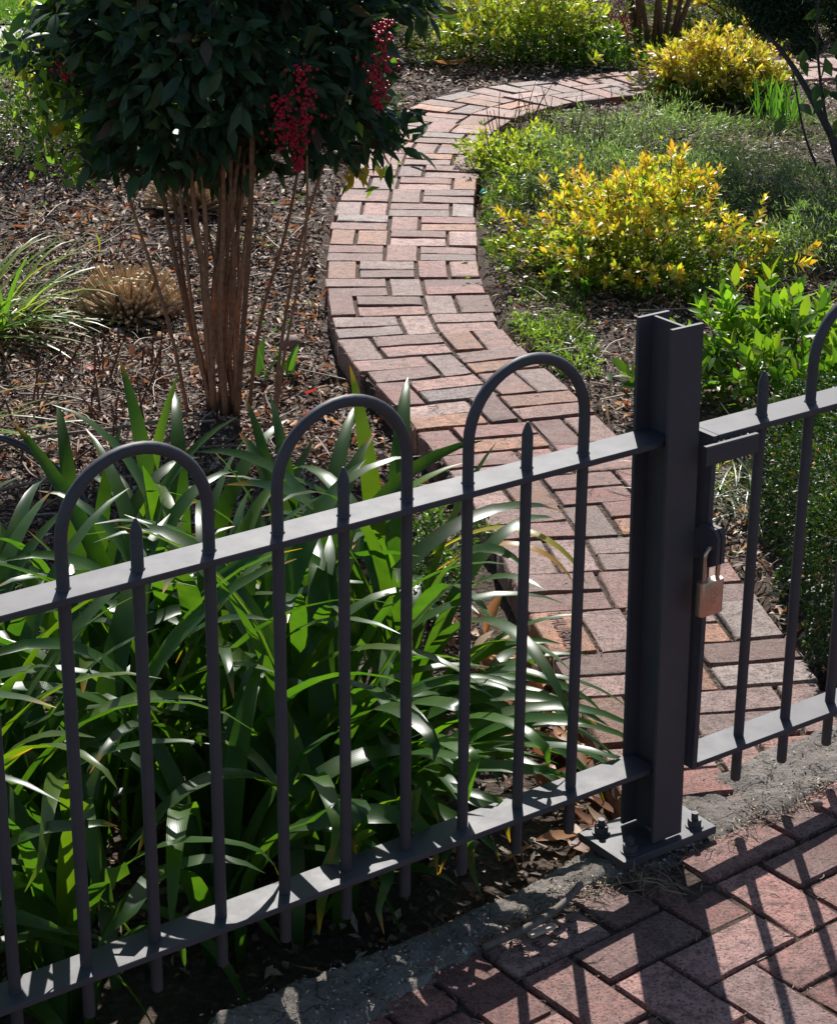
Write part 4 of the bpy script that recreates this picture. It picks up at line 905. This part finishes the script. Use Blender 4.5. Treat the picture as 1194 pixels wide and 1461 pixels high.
def f2():
    p = FP(rng.uniform(8.7, 9.2), rng.uniform(.06, .16)); p[2] = pave_z(p[0])+.008; return p
straw(70, f2, 'tangled dry roots at the corner of the post plate', (.03, .08))
def f3():
    s = rng.uniform(.3, 4.2); v = (-PW+rng.integers(6)*2*PW/5)+rng.normal(0, .004)
    q_ = path_at(s, v); return np.array([*q_, -.004])
straw(900, f3, 'fine dirt fibres in the joints of the near path bricks', (.01, .03))
def f4():
    a = rng.integers(-8, 14); b = rng.uniform(0, 8); q_ = pv(a, b) if rng.random() < .5 else pv(b*2-4, rng.integers(0, 9)); p = np.array([*q_, 0]); p[2] = pave_z(p[0])-.004; return p
straw(700, f4, 'dry fibres caught in the joints of the pavement bricks', (.01, .028))
ge_v = []; ge_c = []; n = 2600
for k in range(n):
    i = rng.uniform(-4, 17); bk = np.interp(i, [-9, 3, 6, 7, 9, 10, 20], [-.06, -.06, -.05, -.05, -.07, -.13, -.15]); fr = np.interp(i, [-9, 4, 6, 7, 8.5, 9.5, 13, 20], [.20, .14, .066, .052, .060, .095, .095, .12])
    t_ = rng.random() if k % 2 else (rng.beta(6, 1)); p = FP(i, bk+(fr-bk)*t_+.012); p[2] = max(pave_z(p[0]), -.04)+.012+.012*fbm(p[0], p[1], 4, 5)+.006*fbm(p[0], p[1], 22, 8)-(.014 if t_ > .93 else 0); ge_v.append(p)
V, F = leaf_geo(np.array(ge_v), unit(rng.normal(0, 1, (n, 3))*[1, 1, .35]), unit(rng.normal(0, .8, (n, 3))+[0, 0, 1]), rng.uniform(.004, .013, n), rng.uniform(.002, .006, n), .3)
put('grit', V, F, M_CHIP, col=np.repeat(pal(n, [(.42, .37, .32), (.25, .2, .16), (.55, .5, .45), (.14, .10, .08), (.34, .26, .17)], .3), 5, 0), label='loose grit and dry debris on the rough concrete strip', cat='grit', kind='stuff')
# root-like stick, wood chips, pebbles on the edging
mb = MB(); pts = [(.13, 3.50, -.03), (.21, 3.535, -.012), (.28, 3.60, -.004), (.33, 3.68, .0)]; mb.tube(catmull(np.array(pts), 6), [.008]*19, 7, (.16, .13, .11)); mb.out('stick', M_WOOD, smooth=True, label='dark curved stick lying on the concrete edging left of the post plate', cat='stick')
mb = MB(); mb.box((.245, 3.545, -.02), A*.030, Nn*.007, Zv*.004); mb.out('wood_chip', simple('pale_wood', (.42, .34, .27), .7), label='pale flat wood chip beside the curved stick', cat='wood chip')
def pebble(p, r_, label, m=M_STONE, nm='pebble'):
    V = []; F = []; n1, n2 = 8, 5
    for a in range(n2+1):
        for b in range(n1):
            th = math.pi*a/n2; ph = 2*math.pi*b/n1; d = np.array([math.sin(th)*math.cos(ph), math.sin(th)*math.sin(ph), math.cos(th)*.75]); V.append(np.array(p)+d*r_*(1+.25*mnoise.noise(Vector(d*2.3+np.array(p)*7))))
    for a in range(n2):
        for b in range(n1): F.append((a*n1+b, a*n1+(b+1) % n1, (a+1)*n1+(b+1) % n1, (a+1)*n1+b))
    put(nm, V, F, m, smooth=True, label=label, cat='stone' if nm == 'pebble' else 'scrap')
pebble(tuple(FP(12.35, .125, .02)), .011, 'small brown pebble at the joint of pavement and edging under the gate')
pebble((-.47, 7.42, -.08), .045, 'rounded brown stone in the mulch beside the canes')
pebble((-1.12, 7.58, -.10), .035, 'small dark stone in the shade of the straw tussock')
pebble((.285, 9.37, .0), .026, 'crumpled teal plastic scrap at the right edge of the path', M_TEAL, 'plastic_scrap')
# fallen brown leaf and stick in the far bed
v, f, c = dry_leaf((.08, 12.25, .02), .22, .10, R(80), .1, (.33, .2, .1)); put('fallen_leaf', v, f, M_DRY, col=[c]*len(v), smooth=True, label='large brown fallen leaf in front of the yellow-tipped shrub', cat='dead leaf')
# sticks on left mulch
for (a, b, r_, l) in [((-1.50, 6.15, -.07), (-.72, 6.62, -.06), .007, 'long pale stick lying across the left mulch, nearer the fence'), ((-1.35, 5.9, -.08), (-.8, 6.1, -.07), .006, 'shorter dark stick nearest the strap leaves on the left mulch'), ((-1.6, 8.0, -.06), (-1.2, 8.1, -.05), .005, 'thin grey stick left of the straw tussock')]:
    a = np.array(a); b = np.array(b); MB().tube(catmull(np.array([a, a+(b-a)*.35+[0, .03, .012], a+(b-a)*.7+[0, -.02, .01], b]), 5), [r_]*16, 6, (.26, .19, .14)).out('stick', M_WOOD, smooth=True, label=l, cat='stick')
# dark hose arching out of the clump at the left
auto_smooth(MB().tube(catmull(np.array([(-1.75, 6.05, .0), (-1.45, 5.95, .10), (-1.2, 5.85, .13), (-1.0, 5.75, .03), (-.92, 5.65, -.1)]), 8), [.011]*33, 10).out('garden_hose', M_HOSE, label='dark hose arching over the mulch at the left edge, behind the first hoop', cat='hose'), 60)
print('objects', len(scene.objects))
